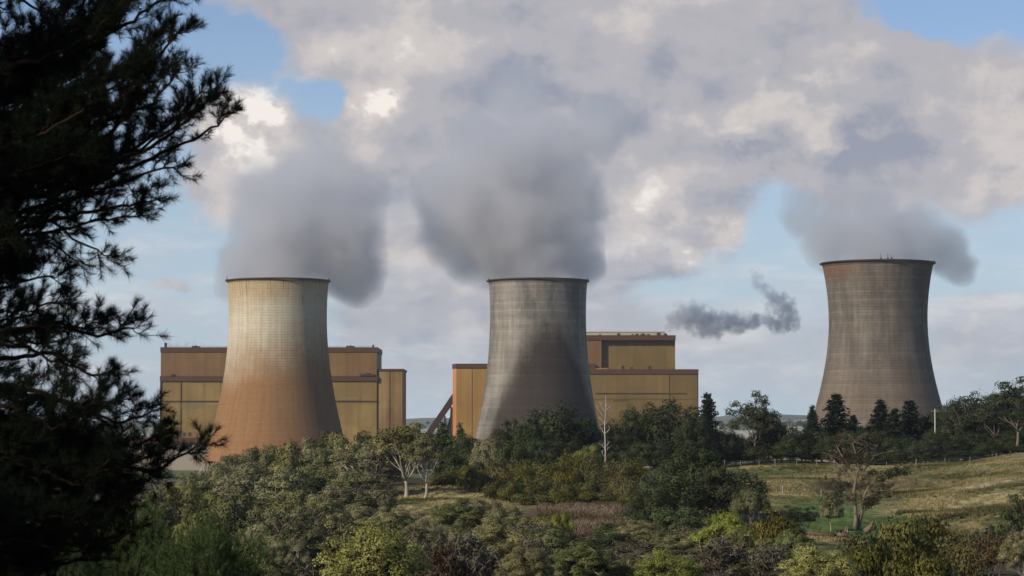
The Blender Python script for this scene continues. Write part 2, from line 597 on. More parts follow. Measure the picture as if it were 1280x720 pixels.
# ------------------------------------------------------------------ cooling towers
def tower_mat(kind, H):
    m, t, bs = new_mat('tower_concrete_' + kind)
    co = obj_co(t)
    xyz = t.sep(co)
    x, y, z = xyz[0], xyz[1], xyz[2]
    h = t.m('DIVIDE', z, H)
    ang = t.m('ARCTAN2', x, t.m('MULTIPLY', y, -1.0))          # 0 faces the valley, positive to the east side
    cyl = t.comb(t.m('MULTIPLY', ang, 30.0), z, 0.0)
    lift = 1.55
    k = t.m('DIVIDE', z, lift)
    fr = t.m('FRACT', k)
    line = t.m('MULTIPLY', t.mapr(fr, 0.0, 0.12, 1, 0, False), 1.0)
    band = t.noise(t.comb(t.m('MULTIPLY', ang, 2.2), t.m('MULTIPLY', t.m('FLOOR', k), 7.31), 0.0), 1.0, 3, 0.7)
    wn1 = t.node('ShaderNodeTexWhiteNoise', noise_dimensions='1D')
    t.l.new(t.m('FLOOR', k), wn1.inputs['W'])
    stain = t.noise(t.vm('MULTIPLY', cyl, (1, 0.35, 1)), 0.09, 5, 0.6)
    mott = t.noise(cyl, 0.5, 6, 0.7)
    streak = t.noise(t.vm('MULTIPLY', cyl, (1.0, 0.035, 1)), 0.55, 4, 0.65)
    if kind == 'rust':
        low = t.m('ADD', h, t.m('MULTIPLY_ADD', t.noise(cyl, 0.045, 5, 0.6), 0.36, -0.18))
        low = t.m('ADD', low, t.m('MULTIPLY', ang, -0.045))
        c = t.mix(t.mapr(low, 0.42, 0.84), (0.225, 0.122, 0.052), (0.47, 0.42, 0.32))
        c = t.mix(t.mapr(low, 0.80, 0.97, 0, 0.75), c, (0.37, 0.265, 0.14))
        c = t.mix(t.mapr(low, 0.30, 0.1, 0, 0.6), c, (0.235, 0.108, 0.05))
        east_shade = t.m('MULTIPLY', t.mapr(ang, -0.3, 1.3, 0.0, 1.0), t.mapr(stain, 0.3, 0.6, 0.6, 1.0))  # shade of the east side put into the colour, broken up by stain
        east_shade = t.m('MULTIPLY', east_shade, t.mapr(h, 0.85, 0.4, 0.25, 0.65))
        c = t.mix(east_shade, c, (0.14, 0.085, 0.055))
        drip = t.noise(t.vm('MULTIPLY', cyl, (1.0, 0.03, 1)), 0.8, 3, 0.6)
        sk = t.m('MULTIPLY', t.mapr(drip, 0.56, 0.66), t.mapr(t.m('ADD', h, t.m('MULTIPLY_ADD', stain, 0.3, -0.15)), 0.84, 0.98, 0, 0.85))
        c = t.mix(sk, c, (0.14, 0.085, 0.04))
        lip = t.mapr(t.m('ADD', h, t.m('MULTIPLY_ADD', streak, 0.03, -0.015)), 0.975, 0.988, 0, 0.7)
        c = t.mix(lip, c, (0.13, 0.07, 0.03))
        bandamt, lineamt = 0.05, 0.12
    elif kind == 'grey':
        c = t.mix(t.mapr(stain, 0.35, 0.65), (0.115, 0.106, 0.092), (0.235, 0.218, 0.188))
        # brown-black tongue climbing from the foot
        aa = t.m('MULTIPLY_ADD', ang, 1.0, -0.22)
        tongue = t.m('SUBTRACT', 0.84, t.m('ADD', h, t.m('MULTIPLY', t.m('MULTIPLY', aa, aa), 0.42)))
        tongue = t.m('ADD', tongue, t.m('ADD', t.m('MULTIPLY_ADD', stain, 0.5, -0.25), t.m('MULTIPLY_ADD', mott, 0.16, -0.08)))
        c = t.mix(t.mapr(tongue, -0.02, 0.19, 0, 0.95), c, (0.036, 0.026, 0.021))
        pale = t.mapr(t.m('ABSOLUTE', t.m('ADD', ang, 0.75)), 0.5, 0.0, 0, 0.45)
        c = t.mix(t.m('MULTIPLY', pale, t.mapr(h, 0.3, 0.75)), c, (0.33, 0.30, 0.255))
        sp = t.m('MULTIPLY', t.mapr(mott, 0.62, 0.68), t.mapr(ang, -0.35, -0.8, 0, 0.85))
        c = t.mix(t.m('MULTIPLY', sp, t.mapr(h, 0.6, 0.7)), c, (0.10, 0.075, 0.055))
        ws = t.m('MULTIPLY', t.mapr(mott, 0.66, 0.70), t.mapr(h, 0.45, 0.3))
        c = t.mix(t.m('MULTIPLY', ws, 0.6), c, (0.42, 0.36, 0.30))
        c = t.mix(t.mapr(h, 0.972, 0.985, 0, 0.75), c, (0.07, 0.05, 0.04))
        bandamt, lineamt = 0.22, 0.30
    else:
        c = t.mix(t.mapr(stain, 0.35, 0.65), (0.098, 0.082, 0.067), (0.158, 0.137, 0.112))
        c = t.mix(t.mapr(h, 0.62, 0.35, 0, 0.55), c, (0.14, 0.102, 0.072))
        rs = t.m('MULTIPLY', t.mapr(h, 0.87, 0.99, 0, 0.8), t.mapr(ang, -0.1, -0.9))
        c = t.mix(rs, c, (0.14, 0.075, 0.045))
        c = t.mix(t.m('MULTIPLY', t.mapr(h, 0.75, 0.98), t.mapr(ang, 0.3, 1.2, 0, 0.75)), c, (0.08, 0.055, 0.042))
        sp = t.m('MULTIPLY', t.mapr(t.noise(t.vm('MULTIPLY', cyl, (1, 0.3, 1)), 0.5, 5, 0.7), 0.60, 0.70), t.mapr(h, 0.60, 0.7, 0, 0.8))
        c = t.mix(sp, c, (0.085, 0.062, 0.05))
        c = t.mix(t.mapr(h, 0.975, 0.986, 0, 0.75), c, (0.07, 0.045, 0.035))
        bandamt, lineamt = 0.22, 0.34
    f = t.m('MULTIPLY_ADD', band, bandamt * 2.2, 1 - bandamt * 1.1)
    f = t.m('MULTIPLY', f, t.m('MULTIPLY_ADD', wn1.outputs['Value'], bandamt * 0.9, 1 - bandamt * 0.45))
    f = t.m('MULTIPLY', f, t.m('MULTIPLY_ADD', line, -lineamt, 1.0))
    f = t.m('MULTIPLY', f, t.m('MULTIPLY_ADD', streak, 0.8, 0.6))
    f = t.m('MULTIPLY', f, t.m('MULTIPLY_ADD', mott, 0.5, 0.75))
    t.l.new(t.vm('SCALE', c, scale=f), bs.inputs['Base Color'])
    bs.inputs['Roughness'].default_value = 0.92
    bs.inputs['Specular IOR Level'].default_value = 0.2
    b = t.node('ShaderNodeBump')
    b.inputs['Strength'].default_value = 0.5
    b.inputs['Distance'].default_value = 0.25
    t.l.new(t.m('MULTIPLY_ADD', line, -1.0, t.m('MULTIPLY', mott, 0.5)), b.inputs['Height'])
    t.l.new(b.outputs[0], bs.inputs['Normal'])
    return m


steel = simple_mat('grey_steel', (0.16, 0.15, 0.14), 0.5, 0.2, 0.6)
dark_steel = simple_mat('dark_steel', (0.05, 0.045, 0.04), 0.5, 0.2, 0.6)
pale_metal = simple_mat('pale_sheet_metal', (0.42, 0.43, 0.40), 0.5, 0.15, 0.4)
concrete = simple_mat('concrete_plain', (0.26, 0.22, 0.18), 0.9, 0.25, 0.4)


def cooling_tower(label, kind, cx, D, ytop, ythr, rthr, cpx):
    s = D / F
    base = zg((cx - 640) * s, D)
    c = P(cx, 400, D)
    ztop = P(cx, ytop, D).z
    zthr = P(cx, ythr, D).z
    H = ztop - base
    root = empty('cooling_tower', (c.x, D, base))
    tag(root, label, 'cooling tower', 'cooling towers of the power station')
    mat = tower_mat(kind, H)
    n, rows = 128, 84
    zs = np.linspace(7.0, H, rows)
    q = np.arange(n) * 2 * np.pi / n

    def rad(z):
        return rthr * s * np.sqrt(1 + ((z + base - zthr) / (cpx * s)) ** 2)
    R = rad(zs)
    R[-1] += 0.7
    R[-2] += 0.15
    V = []
    for z, r in zip(zs, R):
        V.append(np.stack([r * np.cos(q), r * np.sin(q), np.full(n, z)], -1))
    for z, r in zip(zs[::-1], R[::-1]):
        V.append(np.stack([(r - 0.9) * np.cos(q), (r - 0.9) * np.sin(q), np.full(n, z)], -1))
    V = np.concatenate(V)
    ii = np.arange(2 * rows * n).reshape(2 * rows, n)
    ii = np.concatenate([ii, ii[:1]], 0)
    jj = np.roll(ii, -1, 1)
    Fq = np.stack([ii[:-1], jj[:-1], jj[1:], ii[1:]], -1).reshape(-1, 4)
    link('shell', mesh_np('shell', V, Fq, smooth=True), root, mat)
    # stiffening ring walkway just under the lip
    mb = MB()
    rr = rad(H) + 1.1
    pts = [(rr * math.cos(a), rr * math.sin(a), H - 0.5) for a in np.linspace(0, 2 * np.pi, 97)]
    mb.tube(pts, 0.32, 6, False)
    mb.build('rim_walkway', dark_steel, root, True)
    # raking columns under the shell
    mb = MB()
    r0, r1 = rad(7.0) - 0.3, rad(0) + 1.5
    m = 44
    for k in range(m):
        a = 2 * math.pi * k / m
        for d in (-0.5, 0.5):
            b = a + d * 2 * math.pi / m
            mb.tube([(r1 * math.cos(a), r1 * math.sin(a), -0.5), (r0 * math.cos(b), r0 * math.sin(b), 7.2)], 0.45, 6)
    mb.build('support_columns', concrete, root, True)
    return root, rad, H, base


T1 = cooling_tower('rust brown cooling tower with a cream band below its rim, left of the three', 'rust', 347.5, 1411, 350.5, 395, 61, 166)
T2 = cooling_tower('grey cooling tower with a dark brown stain rising from its foot, middle of the three', 'grey', 672.5, 1457, 350.5, 395, 60, 181)
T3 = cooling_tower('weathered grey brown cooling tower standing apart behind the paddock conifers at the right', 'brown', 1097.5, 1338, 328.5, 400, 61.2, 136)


def rim_mast(T, angs, h, name='lightning_rod'):
    root, rad, H, base = T
    for a, hh in angs:
        r = rad(H) + 0.3
        mb = MB()
        x, y = r * math.sin(a), -r * math.cos(a)
        mb.tube([(x, y, H - 0.6), (x, y, H + hh)], [0.22, 0.12], 5)
        mb.box(x - 0.6, x + 0.6, y - 0.2, y + 0.2, H + 0.2, H + 0.6)
        mb.build(name, dark_steel, root)


rim_mast(T1, [(-1.53, 2.4)], 2)
rim_mast(T1, [(-1.45, 1.4), (1.5, 1.2)], 2)
rim_mast(T3, [(-0.09, 2.6), (0.03, 2.6), (0.1, 1.9), (1.4, 1.0)], 2)
rim_mast(T2, [(-1.4, 1.0), (1.45, 1.2)], 2)


# ------------------------------------------------------------------ power house buildings
def clad_mat(name, c1, c2, rib=0.9, pan=(9.0, 14.0)):
    m, t, bs = new_mat(name)
    co = obj_co(t)
    xyz = t.sep(co)
    h = t.m('ADD', xyz[0], xyz[1])
    fr = t.m('FRACT', t.m('DIVIDE', h, rib))
    ribf = t.mapr(t.m('ABSOLUTE', t.m('SUBTRACT', fr, 0.5)), 0.35, 0.5)
    wn = t.node('ShaderNodeTexWhiteNoise', noise_dimensions='2D')
    t.l.new(t.comb(t.m('FLOOR', t.m('DIVIDE', h, pan[0])), t.m('FLOOR', t.m('DIVIDE', xyz[2], pan[1])), 0.0), wn.inputs['Vector'])
    wn2 = t.node('ShaderNodeTexWhiteNoise', noise_dimensions='1D')
    t.l.new(t.m('FLOOR', t.m('DIVIDE', h, 2.7)), wn2.inputs['W'])
    st = t.noise(t.vm('MULTIPLY', t.comb(h, xyz[2], 0.0), (1, 0.08, 1)), 0.22, 5, 0.65)
    bl = t.noise(t.comb(h, xyz[2], 0.0), 0.035, 4, 0.6)
    f = t.m('ADD', t.m('MULTIPLY', bl, 0.7), t.m('MULTIPLY', st, 0.45))
    f = t.m('ADD', f, t.m('MULTIPLY_ADD', wn.outputs['Value'], 0.16, -0.20))
    c = t.mix(t.mapr(f, 0.32, 0.68), c1, c2)
    g = t.m('MULTIPLY', t.m('MULTIPLY_ADD', ribf, -0.14, 1.0), t.m('MULTIPLY_ADD', wn2.outputs['Value'], 0.12, 0.94))
    t.l.new(t.vm('SCALE', c, scale=g), bs.inputs['Base Color'])
    bs.inputs['Roughness'].default_value = 0.6
    bs.inputs['Specular IOR Level'].default_value = 0.3
    b = t.node('ShaderNodeBump')
    b.inputs['Strength'].default_value = 0.4
    b.inputs['Distance'].default_value = 0.2
    t.l.new(ribf, b.inputs['Height'])
    t.l.new(b.outputs[0], bs.inputs['Normal'])
    return m


M_och = clad_mat('ochre_cladding', (0.18, 0.116, 0.036), (0.275, 0.188, 0.064))
M_brn = clad_mat('tan_brown_cladding', (0.15, 0.082, 0.03), (0.205, 0.118, 0.045))
M_wing = clad_mat('streaked_ochre_cladding', (0.145, 0.082, 0.032), (0.27, 0.185, 0.075), 0.9, (5.0, 40.0))
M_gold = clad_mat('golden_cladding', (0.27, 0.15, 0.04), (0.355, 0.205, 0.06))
M_sunlit = clad_mat('sunlit_flank_cladding', (0.42, 0.17, 0.055), (0.50, 0.22, 0.075))  # gold cladding with the sun on the flank put into its colour
M_gold2 = clad_mat('darker_gold_cladding', (0.135, 0.088, 0.026), (0.19, 0.125, 0.038))  # golden cladding again, darkened for the east and upper walls
M_cap = simple_mat('brown_parapet', (0.078, 0.038, 0.024), 0.6, 0.15, 0.1)
M_line = simple_mat('dark_strip', (0.05, 0.032, 0.02), 0.7, 0.1, 0.1)  # dark brown of the wall strips, which stand just proud of the walls
M_brick = simple_mat('pale_brickwork', (0.30, 0.26, 0.21), 0.9, 0.15, 0.15)
M_glass = simple_mat('dim_glass', (0.05, 0.055, 0.06), 0.15, 0.2, 0.1)
M_pale_roof = simple_mat('pale_roof_monitor', (0.36, 0.35, 0.27), 0.6, 0.12, 0.1)


def z_at(py, D):
    return P(640, py, D).z


def x_at(px, D):
    return (px - 640) / F * D


def power_house(label, D, rot=0.0):
    g = zg(0, D)
    r = empty('power_house', (0, D, g))
    tag(r, label, 'power station building', 'power station boiler houses')
    return r, g


def blk(root, g, D, name, px0, px1, pyt, pyb, mat, dy=0.0, depth=60.0, to_ground=False, label=None):
    """a block whose front is dy metres behind the front plane of the building"""
    Dd = D + dy
    mb = MB()
    zb = -0.6 if to_ground else z_at(pyb, Dd) - g
    mb.box(x_at(px0, Dd), x_at(px1, Dd), dy, dy + depth, zb, z_at(pyt, Dd) - g)
    o = mb.build(name, mat, root)
    if label:
        o['label'] = label
    return o


# --- left house
DA = 1560
r, g = power_house('ochre box of a boiler house with brown bands, behind the rusty cooling tower', DA)
blk(r, g, DA, 'upper_wall', 201, 471, 440, 470.5, M_brn, 0, 58)
blk(r, g, DA, 'parapet', 200.3, 471.8, 434, 440.2, M_cap, -0.5, 59)
blk(r, g, DA, 'band', 200, 472, 470, 476.5, M_cap, -0.7, 59.4)
blk(r, g, DA, 'middle_wall', 201, 471, 476.6, 501, M_och, 0.3, 58)
blk(r, g, DA, 'lower_wall', 201, 471, 502.6, 560, M_och, 0.3, 58, True)
blk(r, g, DA, 'dark_strip', 200.6, 471.4, 500.9, 502.7, M_line, 0.05, 58.4)
blk(r, g, DA, 'wing_wall', 471.1, 503.5, 463.5, 560, M_wing, 1.2, 50, True)
blk(r, g, DA, 'wing_parapet', 471.9, 504.6, 461, 463.6, M_cap, 0.6, 51)
blk(r, g, DA, 'corner_trim', 503.0, 504.3, 463.7, 560, M_cap, 0.9, 2, True)
blk(r, g, DA, 'corner_trim', 200.4, 201.8, 476.7, 546, M_cap, -0.3, 2)
blk(r, g, DA, 'discoloured_panel', 226.5, 254, 503.2, 511, clad_mat('olive_panel', (0.16, 0.12, 0.05), (0.2, 0.15, 0.065)), 0.12, 1)
blk(r, g, DA, 'discoloured_panel', 421, 450, 496, 500.6, clad_mat('olive_panel_faint', (0.2, 0.13, 0.06), (0.24, 0.16, 0.07)), 0.12, 1)
# low annex along the front with a strip of windows
DB = DA - 16
mb = MB()
mb.box(x_at(96, DB), x_at(344, DB), -16, -0.8, -0.6, z_at(563, DB) - g)
mb.build('annex_wall', M_brick, r)
mb = MB()
zt, zm = z_at(547, DA) - g, z_at(554.5, DB) - g
xa, xb = x_at(94, DB), x_at(346, DB)
mb.add([(xa, -17, zm), (xb, -17, zm), (xb, -17, zm + .8), (xa, -17, zm + .8), (xa, -0.75, zm), (xb, -0.75, zm), (xb, -0.75, zt), (xa, -0.75, zt)],
       [(0, 1, 2, 3), (3, 2, 6, 7), (0, 4, 5, 1), (0, 3, 7, 4), (1, 5, 6, 2), (4, 7, 6, 5)])
mb.build('annex_roof', M_cap, r)
zt, zb = z_at(554.5, DB) - g - 0.02, z_at(563, DB) - g + 0.02
k = 0
px = 98.0
while px < 342:
    mb = MB()
    mb.box(x_at(px + 0.7, DB), x_at(px + 8.3, DB), -15.7, -15.2, zb, zt)
    w = mb.build('window', M_glass, r)
    mb = MB()
    for f in (0.0, 2.55, 5.1):
        mb.box(x_at(px + 0.7 + f, DB), x_at(px + 1.2 + f, DB), -15.9, -15.72, zb, zt)
    mb.build('frame', simple_mat('window_mullion', (0.24, 0.22, 0.2)) if k == 0 else bpy.data.materials['window_mullion'], w)
    mb = MB()
    mb.box(x_at(px - 0.7, DB), x_at(px + 0.68, DB), -16.0, -15.0, zb, zt)
    mb.build('pier', M_brick, r)
    px += 9.0
    k += 1
for px in (161, 198, 262):
    mb = MB()
    mb.box(x_at(px - 1.2, DB), x_at(px + 1.2, DB), -16.6, -16.02, -0.6, zb + 0.5)
    mb.build('downpipe', steel, r)
for px in (226.3,):
    mb = MB()
    mb.box(x_at(px - 0.12, DA), x_at(px + 0.12, DA), -0.25, 0.28, z_at(547, DA) - g, z_at(476.8, DA) - g)
    mb.build('downpipe', M_cap, r)
mb = MB()
mb.box(x_at(487, DA), x_at(487.2, DA), 0.85, 1.18, -0.6, z_at(463.8, DA) - g)
mb.build('downpipe', M_cap, r)
for px, w, y0, y1 in ((450, 5, 467, 470), (457, 6, 466, 470), (464, 4, 467.4, 470), (214, 4, 467.5, 470)):
    mb = MB()
    mb.box(x_at(px, DA), x_at(px + w, DA), -1.4, -0.75, z_at(y1, DA) - g, z_at(y0, DA) - g)
    mb.build('ledge_duct', dark_steel, r)
for px in (229, 236, 447):
    mb = MB()
    mb.box(x_at(px, DA), x_at(px + 3.4, DA), 0.0, 0.29, z_at(545, DA) - g, z_at(540.5, DA) - g)
    mb.build('louvre', dark_steel, r)
# roof furniture
mb = MB()
mb.tube([(x_at(205.8, DA), 4, z_at(434.2, DA) - g), (x_at(205.8, DA), 4, z_at(428.2, DA) - g)], 0.9, 10)
mb.build('flue', dark_steel, r)


def vents(r, g, D, lst, yb, dy, mat):
    for px, w, yt in lst:
        mb = MB()
        x0, x1 = x_at(px - w / 2, D), x_at(px + w / 2, D)
        zb, zt = z_at(yb, D) - g, z_at(yt, D) - g
        mb.box(x0, x1, dy, dy + 3, zb, zb + (zt - zb) * 0.6)
        mb.tube([((x0 + x1) / 2, dy + 1.5, zb), ((x0 + x1) / 2, dy + 1.5, zt)], (x1 - x0) * 0.3, 8)
        mb.box(x0 - 0.2, x1 + 0.2, dy - 0.2, dy + 3.2, zb + (zt - zb) * 0.6, zb + (zt - zb) * 0.72)
        mb.build('roof_vent', mat, r)


vents(r, g, DA, [(240.5, 3.2, 432), (244, 3.4, 431.4), (247.6, 2.6, 432.6), (434, 3.2, 431.6), (437.8, 3, 431.2), (441.2, 3, 432), (466, 2.2, 430.5), (285.6, 2, 432)], 434, 3, dark_steel)
mb = MB()
for px in (260, 272, 420, 452):
    mb.tube([(x_at(px, DA), 2, z_at(434, DA) - g), (x_at(px, DA), 2, z_at(432.3, DA) - g)], 0.12, 4)
mb.tube([(x_at(210, DA), 2, z_at(432.6, DA) - g), (x_at(465, DA), 2, z_at(432.6, DA) - g)], 0.1, 4)
mb.build('roof_rail', dark_steel, r)

# --- right house
DC = 1700
r, g = power_house('golden boiler house in stepped blocks with a coal conveyor, behind the grey middle tower', DC)
D = DC
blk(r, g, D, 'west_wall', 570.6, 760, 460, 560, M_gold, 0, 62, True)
blk(r, g, D, 'west_parapet', 569.8, 744, 454.5, 460.2, M_cap, -0.6, 63)
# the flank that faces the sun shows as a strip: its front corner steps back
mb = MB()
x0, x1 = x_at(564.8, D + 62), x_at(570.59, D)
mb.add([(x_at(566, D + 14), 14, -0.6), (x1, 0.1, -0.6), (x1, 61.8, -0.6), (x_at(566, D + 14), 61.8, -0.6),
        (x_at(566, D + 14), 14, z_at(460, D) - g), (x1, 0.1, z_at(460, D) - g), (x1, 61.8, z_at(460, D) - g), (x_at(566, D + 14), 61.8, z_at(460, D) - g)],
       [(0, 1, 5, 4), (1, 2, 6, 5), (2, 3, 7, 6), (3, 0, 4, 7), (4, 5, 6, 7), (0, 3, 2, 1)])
mb.build('flank_wall', M_sunlit, r)
mb = MB()
xa = x_at(565.2, D + 14)
x1 = x_at(569.7, D)
za, zb = z_at(460.1, D) - g, z_at(454.5, D) - g
mb.add([(xa, 13.6, za), (x1, -0.5, za), (x1, 62, za), (xa, 62, za), (xa, 13.6, zb), (x1, -0.5, zb), (x1, 62, zb), (xa, 62, zb)],
       [(0, 1, 5, 4), (1, 2, 6, 5), (2, 3, 7, 6), (3, 0, 4, 7), (4, 5, 6, 7), (0, 3, 2, 1)])
mb.build('flank_parapet', M_cap, r)
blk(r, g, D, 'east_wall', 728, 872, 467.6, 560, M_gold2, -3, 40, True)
blk(r, g, D, 'east_parapet', 727.5, 873, 461.5, 467.8, M_cap, -3.6, 41)
blk(r, g, D, 'dark_strip', 744, 858.5, 491.2, 492.8, M_line, -3.2, 1)
blk(r, g, D, 'dark_strip', 728, 872, 498.6, 499.2, M_line, -3.15, 1)
blk(r, g, D, 'corner_trim', 871.4, 872.8, 467.9, 560, M_cap, -3.3, 3, True)
blk(r, g, D, 'upper_wall', 752.5, 844, 425, 466, M_gold2, 16, 46)
blk(r, g, D, 'upper_wall', 700, 752, 425, 466, M_brn, 12, 50)
blk(r, g, D, 'upper_parapet', 699, 844.7, 419, 425.2, M_cap, 11.4, 51)
blk(r, g, D, 'dark_strip', 838, 842.6, 426, 427.0, M_line, 15.8, 1)
blk(r, g, D, 'roof_monitor', 700, 831, 415.2, 419.2, M_pale_roof, 20, 36)
blk(r, g, D, 'roof_monitor_cap', 699.6, 831.5, 413.8, 415.25, pale_metal, 19.6, 36.8)
vents(r, g, D, [(774.5, 4, 415.4), (792, 2.4, 416.6), (797.5, 4.4, 416.2), (805, 6, 416), (812, 3.6, 416.4), (825, 5, 414.4), (833.5, 4, 415.6), (751, 3, 416.8)], 419, 11.5, dark_steel)
blk(r, g, D, 'vent_slot', 766, 786, 500.6, 501.4, M_line, -3.2, 1)
blk(r, g, D, 'vent_slot', 841.5, 842.5, 495.5, 501, M_line, -3.2, 1)
blk(r, g, D, 'roof_hatch', 788, 791.5, 458.5, 461.6, M_cap, 0, 4)
for px in (590, 836):
    mb = MB()
    mb.box(x_at(px - 0.12, D), x_at(px + 0.12, D), -3.3 if px > 700 else -0.3, -3.02 if px > 700 else -0.02, -0.6, z_at(468 if px > 700 else 460.5, D) - g)
    mb.build('downpipe', M_cap, r)
for px in (778, 812):
    mb = MB()
    mb.box(x_at(px, D), x_at(px + 3, D), 15.6, 15.98, z_at(461, D) - g, z_at(456.5, D) - g)
    mb.build('louvre', M_line, r)
# inclined coal conveyor gallery
mb = MB()
p0 = P(531, 543, D + 20)
p1 = P(566.5, 491, D + 20)
for (a, b) in ((p0, p1),):
    w = 3.2
    hgt = 4.2
    d = (b - a).normalized()
    up = Vector((-d.z, 0, d.x))
    V = []
    for e in (a, b):
        for yy in (-w, w):
            for u in (0, -hgt):
                V.append((e.x + up.x * u, 20 + yy, e.z - g + up.z * u))
    mb.add(V, [(0, 1, 3, 2), (4, 6, 7, 5), (0, 4, 5, 1), (2, 3, 7, 6), (0, 2, 6, 4), (1, 5, 7, 3)])
mb.build('conveyor_gallery', simple_mat('conveyor_brown', (0.045, 0.025, 0.018), 0.7, 0.2, 0.2), r)
mb = MB()
for k, fx in enumerate((0.12, 0.35, 0.58, 0.8, 0.97)):
    q = p0.lerp(p1, fx)
    mb.tube([(q.x + 2.6, 18, q.z - g - 4), (q.x + 4.2, 18, -0.5)], 0.55, 6)
    mb.tube([(q.x + 2.6, 22, q.z - g - 4), (q.x + 0.6, 22, -0.5)], 0.55, 6)
    mb.tube([(q.x + 2.6, 18, q.z - g - 4.5), (q.x + 9, 20, -0.5)], 0.4, 6)
mb.build('trestle', dark_steel, r)
mb = MB()  # solid dark wedge standing in for the dark beneath the gallery
V = [(x_at(545, D), 25, -0.5), (x_at(566, D), 25, -0.5), (x_at(566, D), 25, z_at(503, D) - g), (x_at(566, D), 29, -0.5), (x_at(545, D), 29, -0.5), (x_at(566, D), 29, z_at(503, D) - g)]
mb.add(V, [(0, 1, 2), (4, 5, 3), (0, 2, 5, 4), (1, 3, 5, 2), (0, 4, 3, 1)])
mb.build('conveyor_dark_wedge', M_line, r)


# ------------------------------------------------------------------ trees
def leaf_mat(name, a, b, trans=0.14, var=0.35, hue=0.05, rough=0.6):
    m, t, bs = new_mat(name)
    at = t.node('ShaderNodeAttribute', attribute_name='tone')
    oi = t.node('ShaderNodeObjectInfo')
    c = t.mix(at.outputs['Fac'], a, b)
    f = t.m('MULTIPLY_ADD', oi.outputs['Random'], var, 1 - var / 2)
    c = t.vm('SCALE', c, scale=f)
    hs = t.node('ShaderNodeHueSaturation')
    r2 = t.m('FRACT', t.m('MULTIPLY', oi.outputs['Random'], 7.31))
    t.put(hs.inputs['Hue'], t.m('MULTIPLY_ADD', r2, -hue * 0.7, 0.5 + hue * 0.5))
    t.put(hs.inputs['Saturation'], t.m('MULTIPLY_ADD', t.m('FRACT', t.m('MULTIPLY', oi.outputs['Random'], 13.7)), 0.3, 0.85))
    t.l.new(c, hs.inputs['Color'])
    c = hs.outputs['Color']
    t.l.new(c, bs.inputs['Base Color'])
    bs.inputs['Roughness'].default_value = rough
    bs.inputs['Specular IOR Level'].default_value = 0.08
    tr = t.node('ShaderNodeBsdfTranslucent')
    t.l.new(c, tr.inputs['Color'])
    mx = t.node('ShaderNodeMixShader')
    mx.inputs[0].default_value = trans
    t.l.new(bs.outputs[0], mx.inputs[1])
    t.l.new(tr.outputs[0], mx.inputs[2])
    t.l.new(mx.outputs[0], m.node_tree.nodes['Material Output'].inputs['Surface'])
    return m


L_gum = leaf_mat('gum_leaves', (0.062, 0.062, 0.026), (0.30, 0.28, 0.135))
L_gum2 = leaf_mat('olive_gum_leaves', (0.052, 0.056, 0.018), (0.225, 0.228, 0.088))
L_dark = leaf_mat('dark_leaves', (0.024, 0.033, 0.014), (0.066, 0.076, 0.033))
L_scrub = leaf_mat('scrub_leaves', (0.050, 0.050, 0.015), (0.135, 0.122, 0.040))
L_bright = leaf_mat('bright_leaves', (0.10, 0.12, 0.02), (0.42, 0.42, 0.10), 0.3)
L_green = leaf_mat('green_leaves', (0.032, 0.044, 0.016), (0.105, 0.122, 0.045))
L_con = leaf_mat('conifer_needles', (0.012, 0.020, 0.012), (0.032, 0.045, 0.024), 0.1)
L_red = leaf_mat('russet_leaves', (0.05, 0.03, 0.016), (0.12, 0.072, 0.036))
B_pine = simple_mat('pine_bark', (0.020, 0.014, 0.010), 0.95, 0.4, 3.0)
L_pine = leaf_mat('pine_needles', (0.004, 0.007, 0.0035), (0.010, 0.015, 0.007), 0.05, 0.1, 0.0, 0.85)
L_grey = leaf_mat('grey_brush', (0.055, 0.048, 0.03), (0.17, 0.15, 0.10))
B_pale = simple_mat('pale_gum_bark', (0.31, 0.27, 0.22), 0.85, 0.45, 0.9)
B_mid = simple_mat('grey_bark', (0.16, 0.13, 0.10), 0.9, 0.4, 1.2)
B_dark = simple_mat('dark_bark', (0.045, 0.034, 0.026), 0.95, 0.4, 2.0)
B_dead = simple_mat('bleached_wood', (0.35, 0.32, 0.29), 0.85, 0.35, 1.0)


def unit(v):
    return v / np.maximum(np.linalg.norm(v, axis=-1, keepdims=True), 1e-9)


def cards(rng, pos, nrm, size, tone, aspect=1.8, upright=0.0, soft=None):
    """rhombic leaf sprays at pos facing nrm"""
    n = len(pos)
    ref = rng.normal(size=(n, 3))
    if upright:
        ref = ref * (1 - upright) + np.array([0, 0, 1.0]) * upright * 2.5
    a = unit(ref - nrm * np.sum(ref * nrm, -1, keepdims=True))
    b = np.cross(nrm, a)
    s = size[:, None]
    la, lb = s * aspect ** 0.5, s / aspect ** 0.5
    bend = nrm * s * 0.25 * rng.normal(size=(n, 1))
    V = np.stack([pos + a * la * 0.5, pos + b * lb * 0.5 + bend, pos - a * la * 0.5, pos - b * lb * 0.5 + bend], 1).reshape(-1, 3)
    Fq = np.arange(4 * n).reshape(n, 4)
    if soft is None:
        soft = nrm
    return V, Fq, np.repeat(tone, 4), np.repeat(unit(soft), 4, 0)


